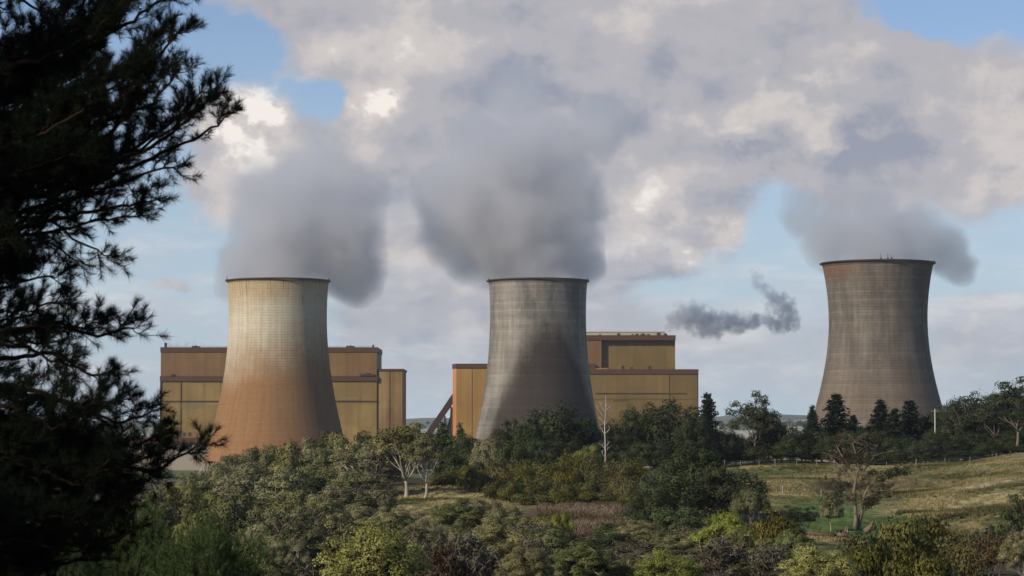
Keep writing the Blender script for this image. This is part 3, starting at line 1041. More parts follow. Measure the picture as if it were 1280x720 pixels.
def clump_leaves(rng, centres, radii, flat, n_per, size, tjit=0.35, low=-0.3, aspect=1.8, upright=0.0, fill=0.35):
    Ps, Ns, Ts, Ss, Fs = [], [], [], [], []
    mid = centres.mean(0) - np.array([0, 0, 0.35 * (centres[:, 2].max() - centres[:, 2].min() + 0.1)])
    for c, r in zip(centres, radii):
        n = max(6, int(n_per * (r / np.mean(radii)) ** 2))
        d = unit(rng.normal(size=(n * 2, 3)))
        d = d[d[:, 2] > low][:n]
        n = len(d)
        ph = rng.uniform(0, 6.28, 3)
        lump = 1 + 0.16 * np.sin(d[:, 0] * 5 + ph[0]) + 0.16 * np.sin(d[:, 1] * 5 + ph[1]) + 0.14 * np.sin(d[:, 2] * 6 + ph[2])
        rad = np.where(rng.random(n) < fill, rng.uniform(0.35, 0.9, n), rng.uniform(0.86, 1.08, n)) * r * lump
        p = c + d * rad[:, None] * np.array([1, 1, flat])
        nm = unit(d * np.array([1, 1, 1 / flat]) + rng.normal(size=(n, 3)) * tjit)
        Ps.append(p)
        Ns.append(nm)
        dome = unit(d * np.array([1, 1, 1 / flat]))
        Fs.append(dome * 0.55 + nm * 0.35 + unit(p - mid) * 0.3)
        Ts.append(np.clip(rng.normal(0.5, 0.11, n) + rng.normal(0, 0.2), 0, 1))
        Ss.append(size * rng.uniform(0.55, 1.35, n))
    return cards(rng, np.concatenate(Ps), np.concatenate(Ns), np.concatenate(Ss), np.concatenate(Ts), aspect, upright, np.concatenate(Fs))


def wob(rng, p, q, k, amp):
    """curved polyline p->q"""
    p, q = Vector(p), Vector(q)
    L = (q - p).length
    pts = []
    off = Vector(rng.normal(size=3).tolist()) * amp * L
    for i in range(k + 1):
        t = i / k
        w = math.sin(math.pi * t)
        j = Vector(rng.normal(size=3).tolist()) * amp * L * 0.25 * w
        pts.append(p.lerp(q, t) + off * w + j)
    return pts


def woody(rng, H, fork, centres, radii, r0, limbs=5, twig=0.02, lean=0.04, droop=0.0, stems=1, sides=6):
    """trunk, limbs and twigs running to the clumps"""
    mb = MB()
    bases = []
    for sidx in range(stems):
        a = 6.28 * sidx / max(stems, 1) + rng.uniform(0, 1)
        spread = 0.0 if stems == 1 else 0.10 * H
        foot = Vector((math.cos(a) * spread * 0.25, math.sin(a) * spread * 0.25, -0.3))
        top = Vector((math.cos(a) * spread + rng.normal() * lean * H, math.sin(a) * spread + rng.normal() * lean * H, fork * H))
        pts = wob(rng, foot, top, 5, 0.05)
        rr = [r0 * (1.25 if i == 0 else 1 - 0.1 * i) / math.sqrt(stems) for i in range(len(pts))]
        mb.tube(pts, rr, sides)
        bases.append((top, rr[-1]))
    az = np.arctan2(centres[:, 1], centres[:, 0]) + rng.normal(0, 0.2, len(centres))
    order = np.argsort(az)
    groups = np.array_split(order, limbs)
    for gi, gidx in enumerate(groups):
        if len(gidx) == 0:
            continue
        cen = centres[gidx].mean(0)
        top, rb = bases[gi % len(bases)]
        hub = top.lerp(Vector(cen.tolist()), 0.62)
        pts = wob(rng, top - Vector((0, 0, 0.02 * H)), hub, 4, 0.09)
        rl = [rb * (0.85 - 0.13 * i) for i in range(5)]
        mb.tube(pts, rl, 5)
        for ci in gidx:
            st = pts[2 + int(rng.integers(0, 3))]
            end = Vector(centres[ci].tolist()) + Vector((0, 0, radii[ci] * 0.2))
            pp = wob(rng, st, end, 3, 0.10)
            mb.tube(pp, [rl[3] * 0.75, rl[3] * 0.5, twig * 1.6, twig], 4, False)
            for _ in range(2):
                e2 = Vector(centres[ci].tolist()) + Vector((rng.normal(size=3) * radii[ci] * 0.6).tolist())
                mb.tube(wob(rng, pp[2], e2, 2, 0.1), [twig * 1.3, twig, twig * 0.6], 3, False)
    return mb


PROTO = {}


def finish(name, Vl, wood, leafm, barkm, H, bound=None):
    V, Fq, T, N = Vl
    me = mesh_np(name + '_crown', V, Fq, {'tone': T}, nrm=N)
    me.materials.append(leafm)
    wm = wood.mesh(name + '_trunk', True, barkm)
    w = max(np.percentile(V[:, 0], 98.5) - np.percentile(V[:, 0], 1.5), 0.1)
    top = np.percentile(V[:, 2], 99.7)
    return dict(crown=me, trunk=wm, w=w, h=top)


def envelope(rng, n, W, z0, z1, shell=0.6, low=-0.2, flat_top=0.0):
    out = []
    while len(out) < n:
        d = unit(rng.normal(size=3))
        if d[2] < low:
            continue
        rr = rng.uniform(shell, 1.0)
        p = d * rr
        z = z0 + (z1 - z0) * (p[2] - low) / (1 - low)
        c = np.array([p[0] * W / 2, p[1] * W / 2, z])
        if all(np.linalg.norm((c - o) * np.array([1, 1, 1.2])) > 0.62 * W / n ** 0.42 for o in out) or rng.random() < 0.05:
            out.append(c)
    return np.array(out)


def make_gum(seed, H=10, W=9, n=36, cr=(0.85, 1.5), fork=0.3, leaf=0.23, per=380, leafm=None, bark=None, z0=0.24, stems=1, r0=0.24, limbs=6, low=-0.35, flat=1.4, fill=0.25, tj=0.32, shell=0.5):
    rng = np.random.default_rng(seed)
    C = envelope(rng, n, W - cr[0] * 1.6, H * z0 + cr[0], H - cr[0] * 0.8, shell, low)
    R = rng.uniform(cr[0], cr[1], n)
    Vl = clump_leaves(rng, C, R, flat * 0.85, per, leaf, tj, -0.2, 1.9, 0.0, fill)
    wd = woody(rng, H, fork, C, R, r0, limbs, 0.035, 0.04, 0, stems)
    return finish('gum', Vl, wd, leafm or L_gum, bark or B_pale, H)


def make_round(seed, H=10, W=9, n=52, cr=(0.8, 1.5), leaf=0.22, per=300, leafm=None, bark=None, z0=0.1, low=-0.45, upright=0.0, aspect=1.6, fill=0.22, tj=0.33):
    rng = np.random.default_rng(seed)
    C = envelope(rng, n, W - cr[0] * 1.4, H * z0 + cr[0] * 0.5, H - cr[0] * 0.8, 0.55, low)
    R = rng.uniform(cr[0], cr[1], n)
    Vl = clump_leaves(rng, C, R, 1.1, per, leaf, tj, -0.45, aspect, upright, fill)
    wd = woody(rng, H, 0.2, C, R, 0.25, 6, 0.03)
    return finish('round', Vl, wd, leafm or L_dark, bark or B_dark, H)


def make_shrub(seed, H=3.4, W=4, n=16, leafm=None, per=260, leaf=0.16):
    rng = np.random.default_rng(seed)
    C = envelope(rng, n, W * 0.72, H * 0.1, H * 0.84, 0.4, -0.5)
    R = rng.uniform(0.55, 0.85, n)
    Vl = clump_leaves(rng, C, R, 1.25, per, leaf, 0.5, -0.7, 2.6, 0.75, 0.3)
    wd = woody(rng, H, 0.12, C, R, 0.07, 5, 0.012, stems=3)
    return finish('shrub', Vl, wd, leafm or L_scrub, B_mid, H)


def make_twiggy(seed, H=4.5, W=4, leafm=None, bark=None, leaves=1500, n=30):
    rng = np.random.default_rng(seed)
    C = envelope(rng, n, W * 0.9, H * 0.35, H * 0.97, 0.3, -0.2)
    R = rng.uniform(0.35, 0.6, n)
    Vl = clump_leaves(rng, C, R, 0.9, leaves / n * 3, 0.14, 0.8, -0.8, 2.0, 0.2, 0.6)
    wd = woody(rng, H, 0.15, C, R, 0.09, 8, 0.016, stems=3)
    for c in C:
        for _ in range(4):
            e = Vector((c + rng.normal(size=3) * 0.45 + np.array([0, 0, 0.35])).tolist())
            wd.tube(wob(rng, Vector(c.tolist()), e, 2, 0.1), [0.018, 0.013, 0.008], 3, False)
    return finish('twiggy', Vl, wd, leafm or L_grey, bark or B_pale, H)


def make_conifer(seed, H=13, W=5.5, leafm=None, irregular=0.18, n_wh=24):
    rng = np.random.default_rng(seed)
    Ps, Ns, Ts, Ss = [], [], [], []
    wd = MB()
    wd.tube([(0, 0, -0.3), (0.05, 0, H * 0.5), (0.0, 0.05, H)], [0.25, 0.14, 0.02], 6)
    for k in range(n_wh):
        f = (k + 0.5) / n_wh
        z = H * (0.05 + 0.93 * f) + rng.normal() * 0.12
        L = (W / 2) * (1 - f) ** 0.8 * (1 if f > 0.12 else 0.8) + 0.12
        m = int(6 + 4 * (1 - f))
        for j in range(m):
            a = 6.283 * j / m + rng.uniform(0, 1.2)
            l = L * rng.uniform(1 - 2 * irregular, 1 + irregular)
            rise = rng.uniform(0.02, 0.35) if f > 0.3 else rng.uniform(-0.05, 0.2)
            tip = np.array([math.cos(a) * l, math.sin(a) * l, rise * l])
            wd.tube([(0, 0, z), tuple(np.array([0, 0, z]) + tip * 0.95)], [0.05, 0.012], 3, False)
            q = int(16 + 44 * l / (W / 2))
            t = rng.uniform(0.12, 1.0, q)
            p = np.array([0, 0, z + rng.normal() * 0.25]) + t[:, None] * tip + rng.normal(size=(q, 3)) * np.array([0.2, 0.2, 0.2]) * (1.25 - t[:, None] * 0.6)
            p[:, 2] -= 0.10 * np.sin(t * 3.1) * l * 0.5
            nm = unit(rng.normal(size=(q, 3)) * 0.7 + np.array([0, 0, 0.8]) + tip * 0.2)
            Ps.append(p)
            Ns.append(nm)
            Ts.append(np.clip(rng.normal(0.45, 0.22, q), 0, 1))
            Ss.append(rng.uniform(0.16, 0.42, q))
    Vl = cards(rng, np.concatenate(Ps), np.concatenate(Ns), np.concatenate(Ss), np.concatenate(Ts), 2.2)
    return finish('conifer', Vl, wd, leafm or L_con, B_dark, H)


for s in range(5):
    PROTO['gum%d' % s] = make_gum(10 + s, 10, 9, 36, stems=1 + (s % 2), limbs=5 + s % 3)
for s in range(3):      # bare-limbed pale gums with a light crown
    PROTO['limb%d' % s] = make_gum(30 + s, 12, 8.5, 30, (0.75, 1.25), 0.24, 0.22, 230, z0=0.5, r0=0.32, limbs=6, flat=1.15, stems=1, low=-0.1)
for s in range(3):
    PROTO['olive%d' % s] = make_gum(40 + s, 8.5, 9, 40, (0.8, 1.3), 0.25, 0.19, 400, leafm=L_gum2, bark=B_mid, z0=0.25, stems=2, low=-0.3)
for s in range(4):
    PROTO['dark%d' % s] = make_round(50 + s, 10, 9.5, 46)
for s in range(2):
    PROTO['green%d' % s] = make_round(60 + s, 7, 6, 34, (0.6, 1.0), 0.18, 190, L_green)
for s in range(3):
    PROTO['bright%d' % s] = make_round(70 + s, 4.6, 5.4, 70, (0.32, 0.62), 0.085, 260, L_bright, fill=0.3)
for s in range(4):
    PROTO['scrub%d' % s] = make_shrub(80 + s)
for s in range(3):
    PROTO['con%d' % s] = make_conifer(90 + s, 13, 5.5 + 0.5 * s)
PROTO['firry0'] = make_conifer(97, 11, 6.0, L_green, 0.3, 18)
for s in range(3):
    PROTO['twig%d' % s] = make_twiggy(100 + s)
PROTO['red0'] = make_twiggy(110, 3.6, 4, L_red, B_mid, 1400)
PROTO['red1'] = make_twiggy(111, 3.6, 4, L_red, B_mid, 1000)
for s in range(2):      # open dark gum with see-through crown
    PROTO['open%d' % s] = make_gum(120 + s, 11, 10, 30, (0.7, 1.3), 0.3, 0.22, 240, leafm=L_dark, bark=B_mid, z0=0.35, limbs=6, flat=1.05, shell=0.3)
for s in range(3):      # finer, nearer gums
    PROTO['near%d' % s] = make_gum(130 + s, 8.5, 7.5, 62, (0.5, 0.95), 0.22, 0.12, 620, leafm=(L_gum, L_gum2, L_gum)[s], bark=B_pale, z0=0.22, stems=2, r0=0.16, limbs=8, low=-0.4, flat=1.35)
for s in range(2):
    PROTO['feather%d' % s] = make_gum(140 + s, 9, 7, 66, (0.4, 0.8), 0.2, 0.11, 400, leafm=L_gum, bark=B_mid, z0=0.2, stems=3, r0=0.1, limbs=9, low=-0.4, flat=1.2, fill=0.5, tj=0.6)

WORDS = dict(gum='gum_tree', limb='gum_tree', olive='gum_tree', dark='dense_tree', green='green_tree', bright='wattle_bush', scrub='shrub',
             con='conifer', firry='conifer', twig='bare_shrub', red='russet_shrub', open='gum_tree', near='gum_tree', feather='gum_tree')
CATS = dict(gum_tree='tree', dense_tree='tree', green_tree='tree', wattle_bush='bush', shrub='shrub', conifer='conifer', bare_shrub='shrub', russet_shrub='shrub')
rnd = random.Random(5)


def tree(kind, px, pyt, wpx, D, label, group=None, hmin=None):
    """stands a tree on the ground at distance D so that its crown reaches the height the picture shows"""
    fam = kind.rstrip('0123456789')
    p = PROTO[kind]
    name = WORDS[fam]
    x = (px - 640) / F * D
    g = zg(x, D)
    top = P(px, pyt, D).z
    h = top - g
    if hmin:
        h = max(h, hmin)
    sx = (wpx / F * D) / p['w']
    sz = h / p['h']
    root = empty(name, (x, D, g))
    root.rotation_euler = (0, 0, rnd.uniform(0, 2 * math.pi))
    root.scale = (sx, sx, sz)
    tag(root, label, CATS[name], group)
    link('trunk', p['trunk'], root)
    link('crown', p['crown'], root)
    return root


# hand-set trees: kind, x, top y, width (photo pixels), distance, label
BELT = 'dark trees in the belt behind the paddock and thicket'
T = [
 # skyline in front of the towers, left to right
 ('gum0', 262, 582, 46, 430, 'gum tree between the brick annex and the left foot of the rusty tower'),
 ('limb1', 292, 568, 42, 445, 'thin crowned gum tree in front of the left foot of the rusty tower'),
 ('gum2', 322, 560, 48, 450, 'low gum tree whose top cuts the base of the rusty tower left of its middle'),
 ('gum1', 352, 553, 48, 455, 'gum tree with its top against the middle of the rusty tower base'),
 ('gum3', 384, 546, 50, 455, 'gum tree just right of the middle of the rusty tower base'),
 ('gum4', 412, 541, 50, 455, 'rounded gum tree in front of the right foot of the rusty tower'),
 ('gum0', 436, 546, 40, 440, 'gum tree between the rusty tower and the small black green tree'),
 ('dark1', 456, 540, 46, 470, 'black green round tree in front of the ochre boiler house wing'),
 ('limb0', 462, 552, 80, 385, 'white limbed gum tree on the grass edge, first of the three from the left'),
 ('limb2', 508, 529, 72, 380, 'tallest white limbed gum tree at the left end of the grass clearing'),
 ('limb1', 532, 546, 52, 376, 'forked white trunked gum tree on the edge of the grass clearing'),
 ('dark0', 513, 531, 26, 520, 'small dark tree top in the gap between the two boiler houses'),
 ('dark2', 528, 540, 34, 500, 'dark tree at the foot of the coal conveyor'),
 ('firry0', 553, 530, 36, 490, 'pointed green tree in front of the coal conveyor'),
 ('firry0', 576, 531, 26, 490, 'narrow pointed green tree under the left edge of the golden boiler house'),
 ('dark3', 583, 543, 62, 470, 'broad dark tree below the orange corner of the golden boiler house'),
 ('gum2', 612, 548, 40, 460, 'green gum tree at the left foot of the grey middle tower'),
 ('open0', 634, 524, 42, 480, 'light crowned tree against the left side of the grey middle tower base'),
 ('green0', 640, 552, 46, 440, 'mid green tree below the light crowned tree at the grey tower base'),
 ('dark0', 690, 506, 92, 490, 'large dark spreading tree in front of the base of the grey middle tower'),
 ('dark2', 664, 528, 60, 480, 'dark tree leaning on the left side of the large spreading tree'),
 ('dark1', 728, 520, 56, 495, 'dark tree at the right foot of the grey middle tower'),
 ('dark3', 772, 526, 46, 505, 'dark tree directly right of the bleached dead tree'),
 ('dark0', 800, 505, 56, 510, 'tall dark tree under the left part of the golden east wall'),
 ('dark1', 842, 502, 82, 510, 'broad dark dome of a tree under the right part of the golden east wall'),
 ('dark2', 868, 520, 46, 500, 'dark tree between the broad dome and the conifer beside the golden wall'),
 ('con0', 884, 493, 34, 520, 'pointed conifer standing beside the right end of the golden east wall'),
 ('dark3', 905, 535, 40, 515, 'low dark tree between the pointed conifer and the tall open gum'),
 ('open1', 942, 489, 56, 520, 'tall open crowned gum tree with a pinkish trunk at the left end of the paddock'),
 ('dark1', 962, 518, 46, 530, 'dark tree pressed against the right side of the tall open gum'),
 ('dark2', 988, 545, 50, 530, 'low dark tree below the pale far field'),
 ('con1', 1015, 508, 28, 540, 'small conifer left of the weathered right hand tower'),
 ('con0', 1045, 494, 46, 545, 'pointed conifer against the left edge of the weathered right hand tower'),
 ('con2', 1066, 520, 36, 545, 'shorter conifer beside the pointed one at the weathered tower left edge'),
 ('con1', 1100, 502, 48, 550, 'pointed conifer in front of the middle of the weathered tower'),
 ('con2', 1118, 512, 40, 545, 'dark conifer between the two tallest in front of the weathered tower'),
 ('con0', 1137, 502, 44, 550, 'pointed conifer in front of the right half of the weathered tower'),
 ('open0', 1166, 514, 34, 555, 'thin dark tree beside the pale utility pole'),
 ('open1', 1208, 496, 66, 545, 'flat topped open tree right of the weathered tower'),
 ('open0', 1236, 492, 60, 540, 'open crowned dark tree between the flat topped tree and the tallest gum at the right'),
 ('open1', 1270, 472, 80, 520, 'tallest dark open gum tree at the right edge of the picture'),
 # second line, white limbs and domes on the left slope
 ('limb0', 322, 580, 92, 335, 'white limbed gum tree low on the slope below the rusty tower'),
 ('limb2', 350, 590, 60, 330, 'many stemmed white limbed gum tree in the middle of the slope below the rusty tower'),
 ('dark2', 380, 588, 74, 345, 'dark domed tree in the middle of the left slope'),
 ('gum3', 428, 590, 60, 350, 'grey green gum tree below the first of the white limbed trees'),
 ('gum1', 455, 612, 60, 310, 'grey gum tree left of the grass clearing'),
 ('near0', 485, 634, 62, 262, 'rounded grey bush-like gum at the lower left corner of the grass clearing'),
 ('olive0', 222, 606, 74, 300, 'sunlit olive gum tree beside the dark pine branches'),
 ('olive1', 297, 618, 78, 255, 'sunlit olive tree with billowing clumps on the left slope'),
 ('olive2', 252, 640, 72, 220, 'low sunlit olive tree above the dark needle bush'),
 ('limb1', 242, 592, 50, 370, 'pale gum tree beside the brick annex, behind the sunlit olive tree'),
 ('gum4', 284, 585, 56, 375, 'gum tree in the left part of the slope below the tower foot'),
 ('twig0', 190, 612, 70, 260, 'bare grey brown brush beside the dark pine branches'),
 ('twig1', 168, 640, 60, 200, 'bare grey brush half hidden by the pine'),
 ('feather0', 352, 634, 100, 205, 'feathery grey gum tree with thin pale stems left of the bright round bush'),
 ('feather1', 402, 622, 80, 230, 'feathery grey gum tree behind the bright round bush'),
 ('gum2', 402, 580, 62, 370, 'gum tree above the dark domed tree on the left slope'),
 ('bright0', 466, 655, 118, 150, 'large bright yellow green round bush at the bottom edge, left of centre'),
 # below the clearing
 ('near1', 578, 624, 78, 255, 'spreading grey green gum tree just below the grass clearing'),
 ('near2', 606, 624, 46, 262, 'small domed gum tree at the lower right corner of the grass clearing'),
 ('near0', 636, 634, 64, 245, 'grey gum tree left of the lime coloured shrub'),
 ('olive1', 676, 644, 62, 240, 'olive tree with dark hollows beside the lime coloured shrub'),
 ('bright1', 702, 641, 34, 236, 'small lime coloured shrub at the left end of the bracken patch'),
 ('green1', 766, 650, 44, 240, 'small mid green tree at the lower right of the bracken patch'),
 ('feather1', 528, 650, 74, 200, 'thin grey gum tree with bare pale limbs right of the large bright bush'),
 ('twig2', 512, 668, 50, 165, 'bare twiggy shrub touching the right side of the large bright bush'),
 ('red0', 556, 678, 54, 160, 'russet brown dying shrub at the bottom edge, left of centre'),
 ('twig1', 582, 664, 56, 175, 'pale twiggy shrub right of the russet shrub'),
 ('near2', 622, 656, 90, 200, 'grey gum tree with bare limbs showing at the bottom centre'),
 ('olive2', 692, 660, 84, 195, 'olive tree at the bottom centre below the lime coloured shrub'),
 ('near0', 655, 684, 70, 150, 'low grey gum top at the bottom edge near the centre'),
 ('twig0', 668, 672, 46, 165, 'pale twiggy shrub among the low gums at the bottom centre'),
 ('dark3', 768, 664, 76, 195, 'dark tree at the bottom edge below the small mid green tree'),
 ('near1', 730, 678, 80, 160, 'olive gum top at the bottom edge beside the dark tree'),
 ('bright2', 838, 686, 78, 140, 'bright yellow green bush at the bottom edge below the large gnarled gum'),
 ('near0', 792, 650, 64, 228, 'grey green gum tree right of the small mid green tree by the bracken'),
 ('olive2', 818, 664, 66, 205, 'low olive tree between the dark feathery tree and the bottom edge'),
 ('scrub1', 780, 676, 52, 190, 'olive shrub filling the gap beside the dark tree at the bottom edge'),
 ('near2', 850, 668, 60, 190, 'small gum tree right above the bright bush below the gnarled gum'),
 # the big gnarled group
 ('dark1', 868, 556, 104, 300, 'large gnarled gum tree with a dark olive crown at the left end of the paddock'),
 ('dark3', 905, 582, 92, 292, 'wide dark leaved tree overhanging the left end of the paddock'),
 ('green0', 835, 590, 84, 285, 'green leafy tree joined to the left side of the large gnarled gum'),
 ('green0', 845, 632, 66, 235, 'dark green feathery tree in front of the large gnarled gum'),
 ('dark0', 812, 612, 62, 270, 'dark tree between the bracken patch and the large gnarled gum'),
 ('olive1', 938, 610, 44, 285, 'small overhanging tree at the left edge of the grass paddock'),
 ('bright1', 905, 640, 68, 190, 'tall yellow green wattle below the large gnarled gum'),
 ('feather0', 922, 662, 68, 165, 'pale twiggy gum tree at the bottom edge right of the tall yellow green wattle'),
 ('twig2', 900, 668, 60, 160, 'bare white stemmed shrub in front of the tall yellow green wattle'),
 ('near1', 986, 662, 58, 175, 'pale leaved gum sapling at the bottom edge left of the bright bush'),
 ('bright0', 1022, 681, 88, 140, 'bright yellow green bush at the bottom edge below the lone paddock tree'),
 ('scrub0', 958, 640, 62, 215, 'dark olive shrub at the lower left edge of the paddock'),
 ('twig0', 960, 680, 54, 150, 'bare twiggy shrub at the bottom edge between two bright bushes'),
 # paddock
 ('open1', 985, 632, 46, 262, 'low dark spreading tree on the paddock left of the lone tree'),
 ('open0', 1008, 634, 30, 268, 'small dark shrubby tree between the spreading tree and the little upright tree'),
 ('gum4', 1037, 616, 30, 277, 'little upright tree on the paddock just left of the lone tree'),
 # lower right scrub
 ('scrub1', 1075, 664, 70, 190, 'olive brown shrub directly below the lone paddock tree'),
 ('scrub2', 1122, 647, 84, 200, 'largest olive brown scrub mound on the lower edge of the paddock'),
 ('scrub3', 1150, 646, 62, 205, 'dark topped scrub mound right of the largest olive brown one'),
 ('scrub0', 1095, 676, 70, 165, 'olive brown shrub at the bottom edge below the largest scrub mound'),
 ('scrub1', 1185, 668, 66, 185, 'low olive shrub at the bottom edge right of the scrub mounds'),
 ('scrub2', 1215, 668, 60, 180, 'olive brown shrub at the bottom edge left of the russet brush'),
 ('red1', 1240, 668, 50, 175, 'russet brush at the lower right below the dark leafy sprays'),
 ('scrub3', 1150, 686, 80, 150, 'olive brown shrub at the very bottom edge right of centre of the scrub mounds'),
 ('open0', 1238, 655, 50, 185, 'small dark leaved tree behind the russet brush at the lower right'),
 ('near0', 1276, 664, 52, 165, 'pale gum tree cut by the right edge at the bottom'),
 ('open1', 1277, 612, 54, 190, 'dark leafy gum sprays reaching in from the right edge above the paddock'),
]
for k, px, pyt, w, D, lab in T:
    tree(k, px, pyt, w, D, lab)

# thicket of olive-brown scrub in the middle
TH = 'scrub bushes of the thicket between the dark belt and the bracken patch'
tr = random.Random(11)
rows = [(572, 425, 598, 800, 24, 30), (580, 405, 570, 805, 25, 32), (588, 385, 600, 800, 25, 32), (598, 362, 618, 798, 25, 32), (609, 340, 640, 795, 24, 30), (618, 322, 655, 790, 26, 28)]
i = 0
for yt, D, xa, xb, st, w in rows:
    x = xa
    while x < xb:
        i += 1
        tree('scrub%d' % (i % 4), x + tr.uniform(-6, 6), yt + tr.uniform(-6, 5) + (6 if x < 600 else 0), w * tr.uniform(0.9, 1.35), D + tr.uniform(-8, 8),
             'olive brown scrub bush packed in the thicket between the dark trees and the bracken', TH, 1.6)
        x += st
for x, yt, D, w, lab in ((548, 590, 405, 34, 'leftmost round scrub bush at the top of the grass clearing'), (566, 586, 408, 30, 'second scrub bush from the left at the top of the grass clearing'),
                         (585, 598, 392, 28, 'scrub bush at the right top of the grass clearing')):
    tree('scrub1', x, yt, w, D, lab, None)
tree('bright2', 735, 557, 36, 450, 'light green bush on top of the thicket left of the dead tree')
tree('green1', 642, 602, 34, 350, 'greener bush standing at the left front of the thicket')
tree('scrub2', 792, 600, 40, 330, 'grey brown bush at the right front end of the thicket', None)

for x, yt, D, w, k, lab in ((700, 652, 262, 22, 'scrub0', 'small olive shrub rooted in the bracken patch, nearest the lime coloured one'), (742, 640, 305, 24, 'scrub2', 'small shrub at the top middle of the bracken patch'),
                            (776, 640, 300, 26, 'scrub3', 'small shrub at the top right of the bracken patch'), (722, 668, 238, 26, 'twig1', 'bare twiggy shrub at the foot of the bracken patch'), (748, 655, 262, 16, 'red1', 'tiny russet shrub in the middle of the bracken patch')):
    tree(k, x, yt, w, D, lab)

# dark belt filler behind the paddock crest and behind the thicket
i = 0
for (xa, xb, yt, D, st, w) in ((585, 800, 552, 470, 30, 46), (860, 1290, 542, 525, 30, 44), (1196, 1290, 500, 575, 26, 50), (1235, 1290, 486, 580, 22, 46), (1172, 1290, 512, 560, 28, 50), (1190, 1290, 530, 540, 28, 46), (1000, 1170, 536, 560, 26, 40), (880, 1290, 556, 515, 24, 34)):
    x = xa
    while x < xb:
        i += 1
        k = 'dark%d' % (i % 4)
        tree(k, x + tr.uniform(-8, 8), yt + tr.uniform(-6, 7), w * tr.uniform(0.85, 1.3), D + tr.uniform(-8, 10),
             'low dark tree merging into the dark belt behind the paddock and the thicket', BELT)
        x += st

# canopy filler on the left slope
SL = 'gum trees of the closed canopy on the slope below the rusty tower'
sk = lambda x: np.interp(x, [140, 200, 250, 300, 350, 400, 450, 520], [625, 604, 588, 570, 560, 552, 552, 552])
for (D, dy, st) in ((420, 12, 34), (385, 26, 38), (345, 42, 40), (305, 60, 44), (268, 78, 46), (235, 96, 50), (205, 116, 54)):
    x = 150 + tr.uniform(0, 20)
    lim = 478 if D > 330 else 490 if D > 250 else 510
    while x < lim:
        yt = sk(x) * 1.0 + dy + tr.uniform(-7, 8)
        k = tr.choice(['gum0', 'gum1', 'gum2', 'gum3', 'gum4', 'olive0', 'limb1', 'limb2']) if D > 280 else tr.choice(['olive0', 'olive2', 'feather0', 'near0', 'near2', 'gum1'])
        if yt < 700:
            tree(k, x, yt, tr.uniform(46, 66) * (1 + 60 / D), D + tr.uniform(-12, 12), 'grey green gum tree merging into the closed canopy on the slope below the rusty tower', SL, 3.5)
        x += st * tr.uniform(0.8, 1.2)
# canopy filler at the bottom centre
BC = 'low gums and brush filling the valley bottom'
for (D, yt0, xa, xb, st) in ((215, 672, 760, 1000, 44), (232, 664, 780, 990, 48), (165, 696, 740, 1010, 44), (228, 655, 520, 700, 46), (208, 668, 500, 820, 50), (175, 690, 500, 1010, 52), (150, 700, 330, 420, 50), (185, 684, 760, 830, 40)):
    x = xa
    while x < xb:
        k = tr.choice(['near0', 'near1', 'near2', 'feather0', 'feather1', 'twig1', 'twig2'])
        tree(k, x + tr.uniform(-8, 8), yt0 + tr.uniform(-6, 8), tr.uniform(50, 76), D + tr.uniform(-8, 8), 'low grey green gum or brush filling the valley bottom along the lower edge', BC, 2.0)
        x += st


# ------------------------------------------------------------------ single trees with a shape of their own
def dead_tree():
    D = 470
    x = x_at(756, D)
    g = zg(x, D)
    root = empty('dead_tree', (x, D, g))
    tag(root, 'tall bleached dead tree with bare limbs against the golden wall', 'dead tree')
    rng = np.random.default_rng(4)
    mb = MB()
    top = P(757, 494, D).z - g
    pts = [(0, 0, -0.3), (0.1, 0, top * 0.3), (-0.05, 0, top * 0.6), (0.15, 0, top * 0.85), (0.2, 0, top)]
    mb.tube(pts, [0.2, 0.16, 0.12, 0.08, 0.03], 7)
    mb.build('trunk', B_dead, root, True)
    mb = MB()
    for z, dx, dy, dz in ((0.5, -0.9, 0.3, 1.5), (0.52, 1.0, -0.4, 1.4), (0.6, -1.4, 0.2, 2.0), (0.62, 1.2, 0.5, 1.5), (0.7, -1.7, -0.3, 2.6), (0.72, 1.5, 0.2, 1.6), (0.78, -1.2, 0.2, 2.2), (0.8, 1.3, -0.2, 1.2),
                          (0.35, 1.0, 0.2, 1.2), (0.3, -1.2, 0.3, 1.6), (0.25, 1.3, -0.2, 1.9), (0.22, -0.8, -0.4, 1.4), (0.86, 0.8, 0.1, 0.6)):
        a = Vector((0.02, 0, z * top))
        b = a + Vector((dx, dy, dz))
        pp = wob(rng, a, b, 3, 0.08)
        mb.tube(pp, [0.09, 0.065, 0.045, 0.02], 5)
        for _ in range(3):
            q = pp[2]
            mb.tube([q, q + Vector((rng.normal() * 0.5, rng.normal() * 0.4, rng.uniform(0.3, 1.0)))], [0.03, 0.012], 4)
    mb.build('branches', B_dead, root, True)


dead_tree()


